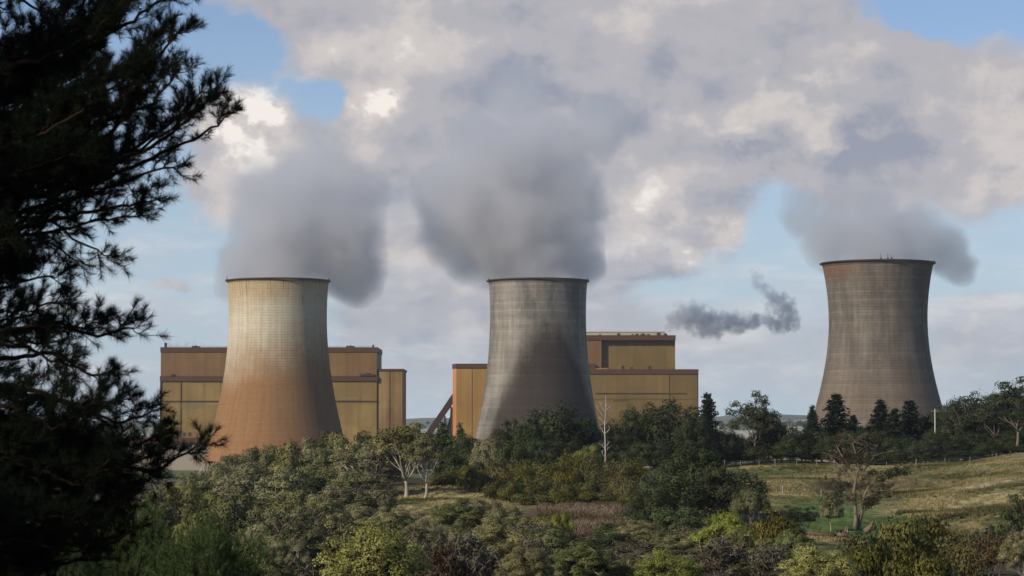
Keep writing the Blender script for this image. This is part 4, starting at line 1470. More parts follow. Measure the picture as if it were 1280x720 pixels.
def lone_tree():
    D = 276
    x = x_at(1073, D)
    g = zg(x, D)
    root = empty('gum_tree', (x, D, g))
    tag(root, 'lone gnarled twin trunked gum tree with a thin brown crown in the green hollow', 'tree')
    rng = np.random.default_rng(9)
    S = D / F

    def q(px, py, dy=0.0):
        p = P(px, py, D)
        return Vector((p.x - x, dy, p.z - g))
    mb = MB()
    mb.tube([q(1069, 662), q(1070, 650), q(1069, 632), q(1067, 615), q(1070, 598), q(1064, 588)], [0.34, 0.25, 0.2, 0.17, 0.14, 0.1], 8)
    mb.tube([q(1072, 662, .3), q(1078, 640, .3), q(1080, 622, .3), q(1086, 608, .3)], [0.3, 0.2, 0.16, 0.12], 8)
    mb.build('trunk', B_mid, root, True)
    mb = MB()
    limbs = [([(1070, 612), (1062, 596), (1052, 584), (1040, 572)], 0.11), ([(1070, 600), (1074, 584), (1070, 568), (1066, 555)], 0.11),
             ([(1070, 598), (1084, 584), (1094, 570), (1098, 558)], 0.10), ([(1086, 608), (1098, 602), (1112, 598), (1126, 590)], 0.10),
             ([(1080, 622), (1092, 616), (1104, 622), (1114, 622)], 0.09), ([(1068, 628), (1056, 618), (1044, 612)], 0.08),
             ([(1078, 640), (1088, 634), (1094, 628)], 0.07), ([(1064, 588), (1056, 574), (1048, 560)], 0.08), ([(1070, 598), (1078, 578), (1086, 562)], 0.08),
             ([(1069, 622), (1058, 628), (1048, 634)], 0.06)]
    tips = []
    for pts, r in limbs:
        dy = rng.uniform(-1.5, 1.5)
        pp = [q(a, b, dy * i / len(pts)) for i, (a, b) in enumerate(pts)]
        mb.tube(pp, [r * (1 - 0.22 * i) for i in range(len(pp))], 6)
        for p in pp[1:]:
            for _ in range(4):
                e = p + Vector((rng.normal() * 1.0, rng.normal() * 0.8, rng.uniform(0.1, 1.1)))
                tw = wob(rng, p, e, 3, 0.15)
                mb.tube(tw, [0.035, 0.028, 0.02, 0.01], 4, False)
                tips.append(e)
                for _ in range(2):
                    e3 = e + Vector((rng.normal() * 0.4, rng.normal() * 0.4, rng.uniform(-0.1, 0.5)))
                    mb.tube([tw[2], e3], [0.018, 0.008], 3, False)
                    tips.append(e3)
    mb.build('branches', B_mid, root, True)
    tips = np.array([tuple(t) for t in tips])
    V, Fq, Tn, Nn = clump_leaves(rng, tips, rng.uniform(0.22, 0.42, len(tips)), 0.8, 34, 0.12, 0.9, -0.9, 2.0, 0.0, 0.7)
    me = mesh_np('crown', V, Fq, {'tone': Tn}, nrm=Nn)
    link('crown', me, root, leaf_mat('brown_gum_leaves', (0.04, 0.036, 0.018), (0.10, 0.085, 0.045)))
    # dense dark leaf masses lower down
    C = np.array([tuple(q(*c)) for c in ((1088, 628), (1083, 634), (1108, 596), (1118, 590), (1128, 592), (1092, 592), (1084, 598), (1100, 600), (1050, 612), (1044, 618), (1056, 606), (1094, 622))])
    R = np.array([0.85, 0.6, 0.8, 0.8, 0.6, 0.7, 0.5, 0.6, 0.6, 0.5, 0.5, 0.6])
    V, Fq, Tn, Nn = clump_leaves(rng, C, R, 0.7, 260, 0.12, 0.6, -0.6, 1.9)
    link('leaf_masses', mesh_np('leaf_masses', V, Fq, {'tone': Tn}, nrm=Nn), root, L_dark)


lone_tree()


# fallen timber beside the lone tree
def log(label, pts, r, D, mat, name='fallen_log'):
    root = None
    p0 = P(pts[0][0], pts[0][1], D)
    mb = MB()
    base = Vector((p0.x, D, zg(p0.x, D)))
    pp = []
    for i, (a, b, dz) in enumerate(pts):
        x = x_at(a, D)
        yy = D + b
        pp.append(Vector((x, yy, zg(x, yy) + dz)) - base)
    mb.tube(pp, [r * (1 - 0.12 * i) for i in range(len(pp))], 8)
    # a broken branch stub
    m = pp[len(pp) // 2]
    mb.tube([m, m + Vector((0.3, -0.3, 0.8))], [r * 0.5, r * 0.25], 6)
    o = mb.build(name, mat, None, True)
    o.location = base
    tag(o, label, 'log')


M_log = simple_mat('pinkish_dead_wood', (0.16, 0.105, 0.08), 0.9, 0.4, 1.5)
M_log2 = simple_mat('brown_dead_wood', (0.12, 0.07, 0.05), 0.9, 0.4, 1.5)
log('thick pinkish log leaning at the foot of the lone paddock tree', [(1076, -2, 0.25), (1083, -2, 0.75), (1090, -2, 1.0)], 0.36, 274, M_log)
log('long brown fallen log lying left of the lone paddock tree', [(998, -4, 0.4), (1015, -4, 0.3), (1034, -5, 0.25)], 0.24, 272, M_log2)
log('short reddish fallen log beside the white stakes left of the lone tree', [(1036, -6, 0.3), (1044, -6, 0.55), (1053, -6, 0.3)], 0.33, 270, M_log)

# white stakes
M_white = simple_mat('white_timber', (0.32, 0.31, 0.28), 0.8, 0.15, 2)
for px, D, h, lab in ((1057, 268, 1.1, 'short pale stake standing beside the reddish log'), (977, 372, 1.3, 'thin pale stake on the left of the paddock'), (1025, 372, 1.4, 'pale stake in the middle of the paddock')):
    x = x_at(px, D)
    mb = MB()
    mb.box(-0.06, 0.06, -0.06, 0.06, -0.3, h)
    mb.tube([(0, 0, h), (0, 0, h + 0.12)], [0.1, 0.02], 4)
    o = mb.build('stake', M_white)
    o.location = (x, D, zg(x, D))
    tag(o, lab, 'stake')

# paddock fence along the crest
def fence():
    posts = [(905, 498), (925, 498), (948, 498), (968, 498), (995, 498), (1020, 498), (1042, 492), (1075, 492), (1107, 490), (1144, 490), (1180, 488), (1211, 486), (1244, 486), (1275, 486), (1305, 486)]
    root = empty('wire_fence', (x_at(905, 498), 498, zg(x_at(905, 498), 498)))
    tag(root, 'post and wire fence along the grassy crest in front of the dark trees', 'fence')
    m = simple_mat('weathered_post', (0.17, 0.15, 0.125), 0.9, 0.25, 3)
    L = root.location
    tops = []
    for i, (px, D) in enumerate(posts):
        x = x_at(px, D)
        g = zg(x, D)
        mb = MB()
        h = 1.25 if i % 3 else 1.45
        mb.tube([(x - L.x, D - L.y, g - 0.3 - L.z), (x - L.x, D - L.y, g + h - L.z)], 0.075 if i % 3 else 0.11, 7)
        mb.build('post', m, root)
        tops.append(Vector((x - L.x, D - L.y, g - L.z)))
    for hh in (0.45, 0.85, 1.15):
        mb = MB()
        pts = []
        for a, b in zip(tops[:-1], tops[1:]):
            for k in range(4):
                q = a.lerp(b, k / 4)
                wx, wy = q.x + L.x, q.y + L.y
                pts.append(Vector((q.x, q.y, zg(wx, wy) - L.z + hh - 0.03 * math.sin(math.pi * k / 4))))
        pts.append(tops[-1] + Vector((0, 0, hh)))
        mb.tube(pts, 0.012, 4, False)
        mb.build('wire', steel, root)


fence()

# utility pole
D = 528
x = x_at(1168, D)
g = zg(x, D)
root = empty('utility_pole', (x, D, g))
tag(root, 'pale utility pole standing in the dark trees at the right foot of the weathered tower', 'pole')
mb = MB()
h = P(1168, 511, D).z - g
mb.tube([(0, 0, -0.4), (0, 0, h)], [0.2, 0.15], 8)
mb.build('post', M_white, root, True)
mb = MB()
mb.box(-0.9, 0.9, -0.08, 0.08, h - 0.6, h - 0.4)
mb.build('crossarm', steel, root)


# ------------------------------------------------------------------ grass and bracken cover
def scatter(name, n, region, hmin, hmax, wid, mat, seed, blades=3, lab=None):
    rng = np.random.default_rng(seed)
    pts = region(rng, n)
    n = len(pts)
    z = height(pts[:, 0], pts[:, 1])
    V, Fq, Tn = [], [], []
    base = np.stack([pts[:, 0], pts[:, 1], z], -1)
    patch = 0.5 + 0.4 * np.sin(pts[:, 0] * 0.21 + 2 * np.sin(pts[:, 1] * 0.06)) + 0.2 * np.sin(pts[:, 1] * 0.17)
    for b in range(blades):
        a = rng.uniform(0, 6.283, n)
        h = rng.uniform(hmin, hmax, n)
        d = np.stack([np.cos(a), np.sin(a), np.zeros(n)], -1)
        off = rng.normal(size=(n, 3)) * np.array([0.12, 0.12, 0])
        lean = rng.normal(size=(n, 3)) * np.array([0.35, 0.35, 0]) * h[:, None]
        p = base + off
        v = np.stack([p - d * wid, p + d * wid, p + lean + np.array([0, 0, 1.0]) * h[:, None]], 1)
        V.append(v.reshape(-1, 3))
        Tn.append(np.repeat(np.clip(patch + rng.normal(0, 0.22, n), 0, 1), 3))
    V = np.concatenate(V)
    Fq = np.arange(len(V)).reshape(-1, 3)
    o = link(name, mesh_np(name, V, Fq, {'tone': np.concatenate(Tn)}), None, mat)
    tag(o, lab, name.replace('_', ' '), None, 'stuff')


def reg_px(lst):
    def f(rng, n):
        out = []
        tot = sum(l[-1] for l in lst)
        for (x0, x1, d0, d1, w) in lst:
            m = int(n * w / tot)
            D = rng.uniform(d0, d1, m)
            px = rng.uniform(x0, x1, m)
            out.append(np.stack([(px - 640) / F * D, D], -1))
        return np.concatenate(out)
    return f


def grass_mat(name, a, b, c):
    m, t, bs = new_mat(name)
    at = t.node('ShaderNodeAttribute', attribute_name='tone')
    col1 = t.mix(t.mapr(at.outputs['Fac'], 0.0, 0.5), a, b)
    col2 = t.mix(t.mapr(at.outputs['Fac'], 0.5, 1.0), col1, c)
    t.l.new(col2, bs.inputs['Base Color'])
    bs.inputs['Roughness'].default_value = 0.9
    bs.inputs['Specular IOR Level'].default_value = 0.1
    return m


def paddock(rng, n):
    p = reg_px([(925, 1330, 395, 505, 5), (1000, 1330, 240, 400, 4), (925, 1010, 270, 400, 1), (490, 650, 290, 415, 2.0)])(rng, n)
    x, y = p[:, 0], p[:, 1]

    def sp(px, D, rx, ry):
        return np.exp(-((x - (px - 640) / F * D) / rx) ** 2 - ((y - D) / ry) ** 2)
    lush = sp(1110, 315, 16, 26) + sp(1040, 280, 12, 18) + 0.8 * sp(1180, 350, 9, 12)
    clump = 0.5 + 0.5 * np.sin(x * 0.9 + 2.2 * np.sin(y * 0.23)) * np.sin(y * 0.37 + 1.7 * np.sin(x * 0.41))
    return p[rng.random(n) < (1 - np.clip(lush * 1.8, 0, 1)) * (0.25 + 0.75 * clump)]


scatter('grass', 90000, paddock, 0.06, 0.30, 0.035,
        grass_mat('grass_blades', (0.05, 0.07, 0.02), (0.15, 0.13, 0.05), (0.34, 0.28, 0.14)), 3, 2, 'tufty straw and green grass on the paddock and the clearing')


def tussock_ground(rng, n):
    p = reg_px([(925, 1330, 380, 505, 3), (1120, 1330, 235, 400, 4), (500, 640, 300, 405, 0.6)])(rng, n)
    q = p[np.sin(p[:, 0] * 0.23 + 2 * np.sin(p[:, 1] * 0.05)) * np.sin(p[:, 1] * 0.09) > rng.uniform(-0.6, 0.9, len(p))]
    out = np.repeat(q, 9, 0)
    return out + rng.normal(size=out.shape) * 0.16


scatter('tussocks', 5200, tussock_ground, 0.2, 0.5, 0.05,
        grass_mat('tussock_blades', (0.045, 0.05, 0.018), (0.12, 0.10, 0.04), (0.30, 0.24, 0.12)), 8, 3, 'coarse straw tussocks dotted over the paddock and the clearing')


def fern_ground(rng, n):
    p = reg_px([(672, 805, 236, 335, 1)])(rng, n)
    x, y = p[:, 0], p[:, 1]
    c = np.sin(x * 1.9 + 2 * np.sin(y * 0.31)) * np.sin(y * 0.53 + 1.5 * np.sin(x * 0.8))
    return p[rng.random(n) < 0.35 + 0.65 * c]


scatter('bracken', 20000, fern_ground, 0.12, 0.5, 0.06,
        grass_mat('bracken_fronds', (0.045, 0.05, 0.022), (0.10, 0.065, 0.042), (0.18, 0.145, 0.10)), 5, 4, 'rusty brown bracken on the slope below the thicket')


# ------------------------------------------------------------------ the big pine at the left
def shoots_mesh(rng, bases, dirs, lens, nl=0.11, per=70, wid=0.0022):
    """needles in a brush along each shoot"""
    n = len(bases)
    t = rng.uniform(0.05, 1.0, (n, per))
    d = dirs[:, None, :]
    p = bases[:, None, :] + d * (t * lens[:, None])[..., None]
    side = rng.normal(size=(n, per, 3))
    side = unit(side - d * np.sum(side * d, -1, keepdims=True))
    nd = unit(side * 0.8 + d * (0.35 + 0.75 * t[..., None]) + rng.normal(size=(n, per, 3)) * 0.12 + np.array([0, 0, 0.12]))
    L = nl * rng.uniform(0.65, 1.15, (n, per))[..., None]
    w = unit(np.cross(nd, rng.normal(size=(n, per, 3)))) * wid
    tip = p + nd * L
    V = np.stack([p - w, p + w, tip], 2).reshape(-1, 3)
    Fq = np.arange(len(V)).reshape(-1, 3)
    tone = np.repeat(np.clip(rng.normal(0.5, 0.2, n * per), 0, 1), 3)
    return V, Fq, tone


def big_pine():
    D = 28.0
    S = D / F
    tx = x_at(-150, D)
    g = zg(tx, D)
    root = empty('pine_tree', (tx, D, g))
    tag(root, 'huge dark pine tree in the foreground filling the left edge', 'tree')
    rng = np.random.default_rng(21)
    mb = MB()
    H = 13.5
    mb.tube([(0, 0, -0.4), (0.05, 0, 3), (-0.05, 0.05, 6.5), (0.0, 0, 10), (0, 0, H)], [0.34, 0.28, 0.2, 0.12, 0.03], 10)
    mb.build('trunk', B_pine, root, True)
    SB, SD, SLn = [], [], []

    def add_branch(pts, r, dens=1.0, tw=1.0, bare=0.18):
        """pts: polyline from trunk to tip"""
        mb = MB()
        cum = [0]
        for a, b in zip(pts[:-1], pts[1:]):
            cum.append(cum[-1] + (b - a).length)
        L = cum[-1]
        m = max(6, int(L / 0.11))
        res = []
        for k in range(m + 1):
            s = L * k / m
            j = min(max(np.searchsorted(cum, s) - 1, 0), len(pts) - 2)
            f = (s - cum[j]) / max(cum[j + 1] - cum[j], 1e-6)
            res.append(pts[j].lerp(pts[j + 1], f) + Vector((rng.normal(size=3) * 0.012).tolist()))
        mb.tube(res, [r * (1 - 0.85 * k / m) + 0.004 for k in range(m + 1)], 6)
        for k in range(m + 1):
            f = k / m
            if f < bare:
                continue
            d = (res[min(k + 1, m)] - res[max(k - 1, 0)]).normalized()
            nsub = 1 if rng.random() < 0.85 * dens else 0
            if rng.random() < 0.4 * dens:
                nsub += 1
            if k >= m - 1:
                nsub = 2
            for _ in range(nsub):
                # side twig
                sd = Vector(rng.normal(size=3).tolist())
                sd = (sd - d * sd.dot(d)).normalized()
                td = (d * rng.uniform(0.5, 1.0) + sd * rng.uniform(0.5, 1.0) + Vector((0, 0, 0.35))).normalized()
                tl = tw * rng.uniform(0.16, 0.58) * (1.15 - 0.72 * f)
                p = res[k]
                e = p + td * tl
                mid = p.lerp(e, 0.5) + Vector((rng.normal(size=3) * 0.03).tolist())
                mb.tube([p, mid, e], [0.008, 0.006, 0.004], 4, False)
                SB.append(tuple(e - td * 0.10))
                SD.append(tuple(td))
                SLn.append(rng.uniform(0.10, 0.2))
                for _ in range(int(rng.integers(2, 5))):
                    s2 = Vector(rng.normal(size=3).tolist())
                    s2 = (td * 0.9 + s2 * 0.6 + Vector((0, 0, 0.4))).normalized()
                    q = p.lerp(e, rng.uniform(0.35, 0.95))
                    l2 = rng.uniform(0.08, 0.26) * tw
                    e2 = q + s2 * l2
                    mb.tube([q, e2], [0.005, 0.0035], 3, False)
                    SB.append(tuple(e2 - s2 * 0.08))
                    SD.append(tuple(s2))
                    SLn.append(rng.uniform(0.08, 0.17))
        td = (res[-1] - res[-3]).normalized()
        SB.append(tuple(res[-1]))
        SD.append(tuple(td))
        SLn.append(0.2)
        mb.build('branch', B_pine, root, True)

    def q(px, py, dy):
        p = P(px, py, D + dy)
        return Vector((p.x - tx, dy, p.z - g))
    # branches that reach into the picture, each through the points it takes in the photograph
    BR = [
        ([(-150, 80, 0), (-60, 20, -.3), (10, -10, -.5), (60, 18, -.6)], .05, 0.6),
        ([(-150, 120, 0), (-60, 60, -.2), (20, 55, -.3), (38, 42, -.3)], .04, 0.5),
        ([(-150, 160, 0), (-20, 90, 0), (90, 60, .2), (160, 30, .3), (215, -10, .4)], .06, 1.0),
        ([(-150, 180, 0), (-20, 130, .4), (80, 80, .6), (140, 30, .7), (178, -30, .8)], .06, 1.0),
        ([(-150, 230, 0), (0, 150, .2), (100, 110, .3), (180, 90, .2), (222, 40, .1)], .06, 1.1),
        ([(-150, 240, 0), (0, 190, -.4), (110, 160, -.6), (190, 130, -.6), (220, 92, -.6)], .055, 1.1),
        ([(-150, 270, 0), (0, 230, .3), (110, 215, .5), (190, 185, .6), (235, 150, .6), (268, 118, .6)], .055, 0.9),
        ([(-150, 290, 0), (20, 250, -.2), (130, 225, -.2), (205, 190, -.2), (250, 172, -.2), (280, 146, -.2)], .05, 0.75),
        ([(-150, 310, 0), (20, 265, .2), (120, 240, .4), (190, 215, .5), (215, 208, .5)], .05, 0.8),
        ([(-150, 330, 0), (0, 290, -.5), (90, 270, -.6), (150, 258, -.6), (186, 252, -.6)], .05, 0.8),
        ([(-150, 350, 0), (0, 300, .1), (60, 272, .2), (95, 300, .3), (132, 318, .3)], .04, 0.45),
        ([(-150, 360, 0), (-20, 310, .4), (60, 300, .5), (92, 325, .5)], .04, 0.5),
        ([(-150, 420, 0), (-20, 370, .2), (50, 345, .3), (72, 348, .3)], .04, 0.7),
        ([(-150, 430, 0), (0, 420, -.3), (60, 402, -.3), (120, 420, -.3), (166, 408, -.3)], .05, 0.8),
        ([(-150, 440, 0), (0, 410, .3), (60, 380, .3), (84, 378, .3)], .04, 0.8),
        ([(-150, 470, 0), (0, 450, .2), (70, 440, .3), (110, 470, .3), (138, 466, .3)], .05, 0.7),
        ([(-150, 500, 0), (0, 490, -.2), (80, 500, -.3), (150, 530, -.3), (190, 515, -.3)], .05, 0.9),
        ([(-150, 520, 0), (0, 520, .3), (90, 540, .4), (160, 560, .4), (196, 545, .4)], .05, 1.0),
        ([(-150, 540, 0), (0, 550, -.5), (100, 575, -.5), (190, 590, -.5), (244, 560, -.5)], .055, 1.1),
        ([(-150, 560, 0), (20, 580, 0), (90, 600, 0), (150, 608, 0), (190, 598, 0)], .055, 0.8),
        ([(-150, 600, 0), (0, 610, .3), (80, 630, .4), (130, 640, .4), (160, 625, .4)], .05, 0.9),
        ([(-150, 640, 0), (0, 650, -.3), (80, 670, -.4), (140, 680, -.4), (165, 662, -.4)], .05, 0.9),
        ([(-150, 680, 0), (0, 690, .2), (70, 705, .2), (110, 700, .2)], .05, 0.9),
        ([(-150, 700, 0), (0, 730, -.3), (60, 745, -.3)], .05, 0.9),
        ([(-150, 500, 0), (-40, 520, .8), (60, 560, 1.0), (130, 570, 1.0)], .05, 1.1),
        ([(-150, 200, 0), (-40, 190, .9), (50, 170, 1.2), (120, 140, 1.3)], .05, 1.1),
        ([(-150, 260, 0), (-40, 250, -.9), (50, 220, -1.2), (120, 200, -1.2)], .05, 1.0),
        ([(-150, 130, 0), (-40, 130, .9), (40, 110, 1.2), (90, 90, 1.3)], .05, 1.1),
        ([(-150, 600, 0), (-40, 620, -.9), (50, 650, -1.2), (90, 640, -1.2)], .05, 1.0),
        ([(-150, 560, 0), (-40, 560, .9), (30, 600, 1.2), (90, 600, 1.3)], .05, 1.0),
        ([(-150, 380, 0), (-80, 370, .5), (-20, 350, .8), (30, 330, .8)], .04, 0.9),
        ([(-150, 340, 0), (-80, 330, -.5), (-20, 320, -.8), (40, 310, -.8)], .04, 0.9),
    ]
    for bi, (pts, r, dens) in enumerate(BR):
        add_branch([q(*p) for p in pts], r, min(dens, 1.15), 1.0, 0.2)
        for c in range(3 if dens > 0.85 else 2 if dens > 0.7 else 1 if dens > 0.55 else 0):
            dy0 = rng.uniform(-1.1, 1.1)
            sh = rng.uniform(0.72, 0.97)
            ox, oy = rng.uniform(-18, 4), rng.uniform(-16, 16)
            pp = []
            for i, (a, b, d) in enumerate(pts):
                f = i / (len(pts) - 1)
                pp.append(q(-150 + (a + 150) * sh + ox * f, b + oy + rng.uniform(-8, 8), d + dy0 * f))
            add_branch(pp, r * 0.8, min(dens, 1.1), 0.9, 0.22)
    # the rest of the crown, mostly beyond the left edge: it is what shades the branches we see
    for k in range(64):
        z = 1.2 + (H - 2.2) * (k + 0.5) / 64
        a = rng.uniform(2.0, 5.6) if k % 4 else rng.uniform(0, 6.283)
        L = (1 - z / (H + 2.5)) * 4.6 * rng.uniform(0.8, 1.1)
        tip = Vector((math.cos(a) * L, math.sin(a) * L, z + 0.10 * L))
        if (tip.x + tx) / (tip.y + D) * F + 640 > -10 or (tip.x > 1.0 and tip.y < 1):
            continue
        pts = [Vector((0, 0, z)), Vector((tip.x * 0.4, tip.y * 0.4, z - 0.02 * L)), Vector((tip.x * 0.8, tip.y * 0.8, z)), tip]
        add_branch(pts, 0.045, 1.0, 1.4, 0.25)
    SBa, SDa, SLa = np.array(SB), unit(np.array(SD)), np.array(SLn)
    # finer needles on what is seen, fewer and broader ones on the far side
    vis = (SBa[:, 0] + tx) / (SBa[:, 1] + D) * F + 640 > -60
    V1, F1, t1 = shoots_mesh(rng, SBa[vis], SDa[vis], SLa[vis], 0.115, 72, 0.0027)
    V2, F2, t2 = shoots_mesh(rng, SBa[~vis], SDa[~vis], SLa[~vis], 0.13, 40, 0.006)
    V = np.concatenate([V1, V2])
    Fq = np.concatenate([F1, F2 + len(V1)])
    me = mesh_np('needles', V, Fq, {'tone': np.concatenate([t1, t2])})
    link('crown', me, root, L_pine)
    print('pine shoots', vis.sum(), (~vis).sum())


big_pine()


def needle_bush(label, px, pyt, wpx, D, seed, mat, n=1500, L=0.28, name='young_pine'):
    """dense bush of upright needle brushes"""
    x = x_at(px, D)
    g = zg(x, D)
    h = P(px, pyt, D).z - g
    R = wpx / F * D / 2
    root = empty(name, (x, D, g))
    tag(root, label, 'bush')
    rng = np.random.default_rng(seed)
    mb = MB()
    d = unit(rng.normal(size=(n * 2, 3)))
    d = d[d[:, 2] > -0.35][:n]
    n = len(d)
    ph = rng.uniform(0, 6, 3)
    lump = 1 + 0.12 * np.sin(d[:, 0] * 7 + ph[0]) + 0.12 * np.sin(d[:, 1] * 7 + ph[1]) + 0.1 * np.sin(d[:, 2] * 9 + ph[2])
    rr = rng.uniform(0.55, 1.0, n) * lump
    b = d * rr[:, None] * np.array([R, R, h * 0.55]) + np.array([0, 0, h * 0.45])
    dirs = unit(d * 0.55 + np.array([0, 0, 0.75]) + rng.normal(size=(n, 3)) * 0.25)
    lens = rng.uniform(0.6, 1.3, n) * L
    for k in range(0, n, 6):
        mb.tube([(0, 0, 0.1), tuple(b[k] * 0.5 + np.array([0, 0, 0.1])), tuple(b[k])], [0.04, 0.02, 0.008], 4, False)
    mb.tube([(0, 0, -0.3), (0, 0, h * 0.5)], [0.12, 0.07], 8)
    mb.build('trunk', B_dark, root, True)
    V, Fq, tn = shoots_mesh(rng, b, dirs, lens, 0.11, 70, 0.0045)
    link('crown', mesh_np('needle_crown', V, Fq, {'tone': tn}), root, mat)


L_bush = leaf_mat('young_pine_needles', (0.035, 0.058, 0.02), (0.10, 0.135, 0.045), 0.12, 0.1, 0.0)
needle_bush('dark green needle bush at the bottom left, right of the two beside the pine', 262, 664, 150, 62, 31, L_bush, 2400)
needle_bush('dark green needle bush at the bottom left under the pine branches', 170, 640, 150, 66, 32, L_bush, 2400)
needle_bush('low needle bush in the bottom left corner under the pine', 70, 668, 130, 58, 33, L_bush, 1600)

# dry grass under the pine
scatter('dry_grass', 9000, lambda rng, n: np.stack([rng.uniform(-16, -7, n), rng.uniform(50, 66, n)], -1), 0.5, 1.3, 0.012,
        grass_mat('dry_blades', (0.12, 0.06, 0.04), (0.22, 0.13, 0.08), (0.32, 0.22, 0.14)), 15, 3, 'reddish dry grass below the needle bushes in the bottom left corner')


# ------------------------------------------------------------------ far trees on the ridge
def far_wood():
    rng = np.random.default_rng(77)
    Ps, Rs = [], []
    for _ in range(260):
        D = rng.uniform(3300, 4100)
        px = rng.uniform(880, 1040) if rng.random() < 0.5 else rng.uniform(100, 1500)
        x = x_at(px, D)
        Ps.append((x, D, 0.0 + rng.uniform(-2, 9)))
        Rs.append(rng.uniform(3, 7))
    V, Fq, tn, Nn = clump_leaves(rng, np.array(Ps), np.array(Rs), 0.8, 60, 2.0, 0.5)
    o = link('far_trees', mesh_np('far_trees', V, Fq, {'tone': tn}), None, L_dark)
    tag(o, 'hazy line of far-off trees on the low ridge beyond the power station', 'far trees', None, 'stuff')


far_wood()


# ------------------------------------------------------------------ steam and smoke
def plume(name, label, D, blobs, density, seed, ns=0.028, amp=0.66, color=(0.958, 0.965, 1.0), thr=0.06, gain=2.8, aniso=0.45, group=None, cat='steam plume', fade=0.2):
    """blobs: px, py, radius px, metres behind D"""
    s = D / F
    C = [P(px, py, D) + Vector((0, dy, 0)) for px, py, r, dy in blobs]
    R = [r * s for px, py, r, dy in blobs]
    org = sum(C, Vector()) / len(C)
    # hull: union of the blobs, rebuilt by remeshing
    import bmesh
    bm = bmesh.new()
    for c, r in zip(C, R):
        ret = bmesh.ops.create_icosphere(bm, subdivisions=3, radius=r * 0.98)
        bmesh.ops.translate(bm, verts=ret['verts'], vec=c - org)
    me = bpy.data.meshes.new(name)
    bm.to_mesh(me)
    bm.free()
    tmp = bpy.data.objects.new('tmp', me)
    col.objects.link(tmp)
    md = tmp.modifiers.new('r', 'REMESH')
    md.mode = 'VOXEL'
    md.voxel_size = max(min(R) * 0.22, max(R) * 0.05)
    dg = bpy.context.evaluated_depsgraph_get()
    me2 = bpy.data.meshes.new_from_object(tmp.evaluated_get(dg))
    bpy.data.objects.remove(tmp)
    me2.name = name
    m = bpy.data.materials.new(name + '_vapour')
    m.use_nodes = True
    t = NT(m.node_tree)
    t.n.clear()
    out = t.node('ShaderNodeOutputMaterial')
    co = t.node('ShaderNodeTexCoord').outputs['Object']
    w = t.noise(co, ns, 3, 0.6, out='Color')
    acc = None
    pw = t.vm('ADD', co, t.vm('SCALE', t.vm('SUBTRACT', w, (0.5, 0.5, 0.5)), scale=float(np.mean(R)) * 0.9))
    for c, r in zip(C, R):
        dd = t.vm('DISTANCE', pw, tuple(c - org))
        e = t.m('MULTIPLY_ADD', dd, -1.0 / r, 1.0)
        acc = e if acc is None else t.m('MAXIMUM', acc, e)
    n = t.noise(co, ns * 2.4, 6, 0.66)
    f = t.m('ADD', t.m('MULTIPLY', acc, 1.0), t.m('MULTIPLY_ADD', n, amp, -amp * 0.5))
    f = t.m('MULTIPLY', t.m('SUBTRACT', f, thr), gain, None, True)
    pv = t.node('ShaderNodeVolumePrincipled')
    pv.inputs['Color'].default_value = color + (1,)
    pv.inputs['Anisotropy'].default_value = aniso
    zt = max(c.z + q for c, q in zip(C, R)) - org.z
    zb = min(c.z for c in C) - org.z
    f = t.m('MULTIPLY', f, t.mapr(t.sep(co)[2], zb + (zt - zb) * 0.25, zt, 1.0, fade, False))
    t.l.new(t.m('MULTIPLY', f, density), pv.inputs['Density'])
    t.l.new(pv.outputs[0], out.inputs['Volume'])
    o = link(name, me2, None)
    o.data.materials.clear()
    o.data.materials.append(m)
    o.location = org
    tag(o, label, cat, group)
    return o


STG = 'steam plumes rising from the cooling towers'
plume('steam_plume', 'broad grey steam cloud rising from the rusty left cooling tower', 1411,
      [(345, 335, 46, 6), (305, 325, 52, 22), (350, 290, 80, 18), (410, 290, 82, 25), (435, 330, 52, 30), (370, 230, 72, 25), (325, 240, 55, 20), (400, 190, 52, 30), (435, 235, 56, 30),
       (385, 165, 34, 30), (292, 350, 40, 34), (442, 345, 40, 34)], 0.085, 1, group=STG)
plume('steam_plume', 'largest blue grey steam cloud rising from the grey middle cooling tower', 1457,
      [(672, 335, 46, 6), (585, 270, 80, 22), (560, 240, 58, 25), (640, 290, 84, 20), (702, 300, 60, 25), (640, 200, 86, 28), (700, 240, 74, 30), (600, 215, 66, 30), (600, 170, 56, 30), (692, 190, 72, 30), (750, 150, 52, 35),
       (645, 112, 50, 35), (655, 80, 30, 38), (728, 330, 36, 30), (590, 315, 46, 30), (782, 135, 32, 38)], 0.085, 2, group=STG)
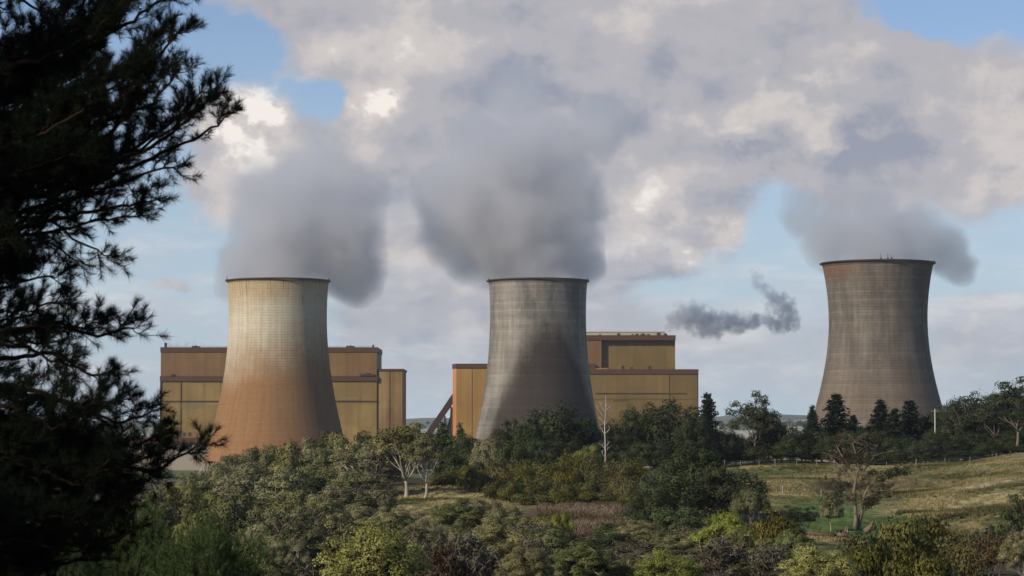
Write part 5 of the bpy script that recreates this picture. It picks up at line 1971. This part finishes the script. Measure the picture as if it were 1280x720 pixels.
plume('steam_plume', 'thin drifting steam cloud over the weathered right cooling tower', 1338,
      [(1097, 315, 46, 6), (1050, 290, 54, 22), (1010, 260, 40, 25), (1100, 285, 60, 20), (1150, 290, 58, 25), (1195, 308, 46, 30), (1215, 328, 34, 32), (1100, 250, 48, 25), (1000, 232, 26, 28), (1055, 245, 40, 25)],
      0.085, 3, thr=0.13, amp=0.8, group=STG)
plume('smoke_puff', 'ragged dark grey smoke puffs drifting from the roof of the golden boiler house', 1620,
      [(836, 410, 9, 0), (842, 402, 17, 0), (852, 394, 25, 0), (866, 394, 30, 0), (884, 402, 31, 2), (896, 410, 22, 3), (912, 402, 24, 4), (928, 404, 22, 4), (942, 400, 18, 6), (898, 394, 18, 4)],
      0.17, 4, ns=0.075, amp=1.9, color=(0.93, 0.93, 0.96), thr=0.34, cat='smoke')
plume('smoke_puff', 'curling dark smoke wisp above and right of the boiler house roof smoke', 1620,
      [(940, 336, 10, 6), (948, 344, 12, 6), (950, 356, 17, 6), (962, 366, 20, 8), (974, 374, 25, 8), (984, 386, 26, 8), (988, 400, 24, 10), (974, 406, 21, 10), (964, 400, 16, 9), (950, 397, 14, 8)],
      0.17, 5, ns=0.075, amp=1.9, color=(0.93, 0.93, 0.96), thr=0.36, cat='smoke')
plume('steam_wisp', 'small pale blue puff peeking out left of the grey middle tower', 1560,
      [(607, 400, 16, 0), (606, 388, 15, 0), (614, 410, 14, 0)], 0.06, 6, ns=0.06, amp=0.7, thr=0.2, cat='steam')
plume('steam_wisp', 'faint low vapour trailing from the flue of the ochre boiler house', 1566,
      [(212, 431, 6, 0), (222, 431, 6, 0), (233, 430, 6, 0), (243, 429, 6, 0), (254, 430, 5, 0)], 0.10, 7, ns=0.15, amp=0.9, thr=0.25, cat='steam')

# ------------------------------------------------------------------ the air between
mb = MB()
mb.box(-9500, 9500, -300, 9800, -34, 300)
hm = bpy.data.materials.new('haze')
hm.use_nodes = True
hm.node_tree.nodes.clear()
ht = NT(hm.node_tree)
ho = ht.node('ShaderNodeOutputMaterial')
hv = ht.node('ShaderNodeVolumePrincipled')
hv.inputs['Color'].default_value = (0.80, 0.88, 1.0, 1)
hv.inputs['Density'].default_value = 0.00004
hv.inputs['Anisotropy'].default_value = 0.2
ht.l.new(hv.outputs[0], ho.inputs['Volume'])
haze = mb.build('haze', hm)
tag(haze, kind='stuff')
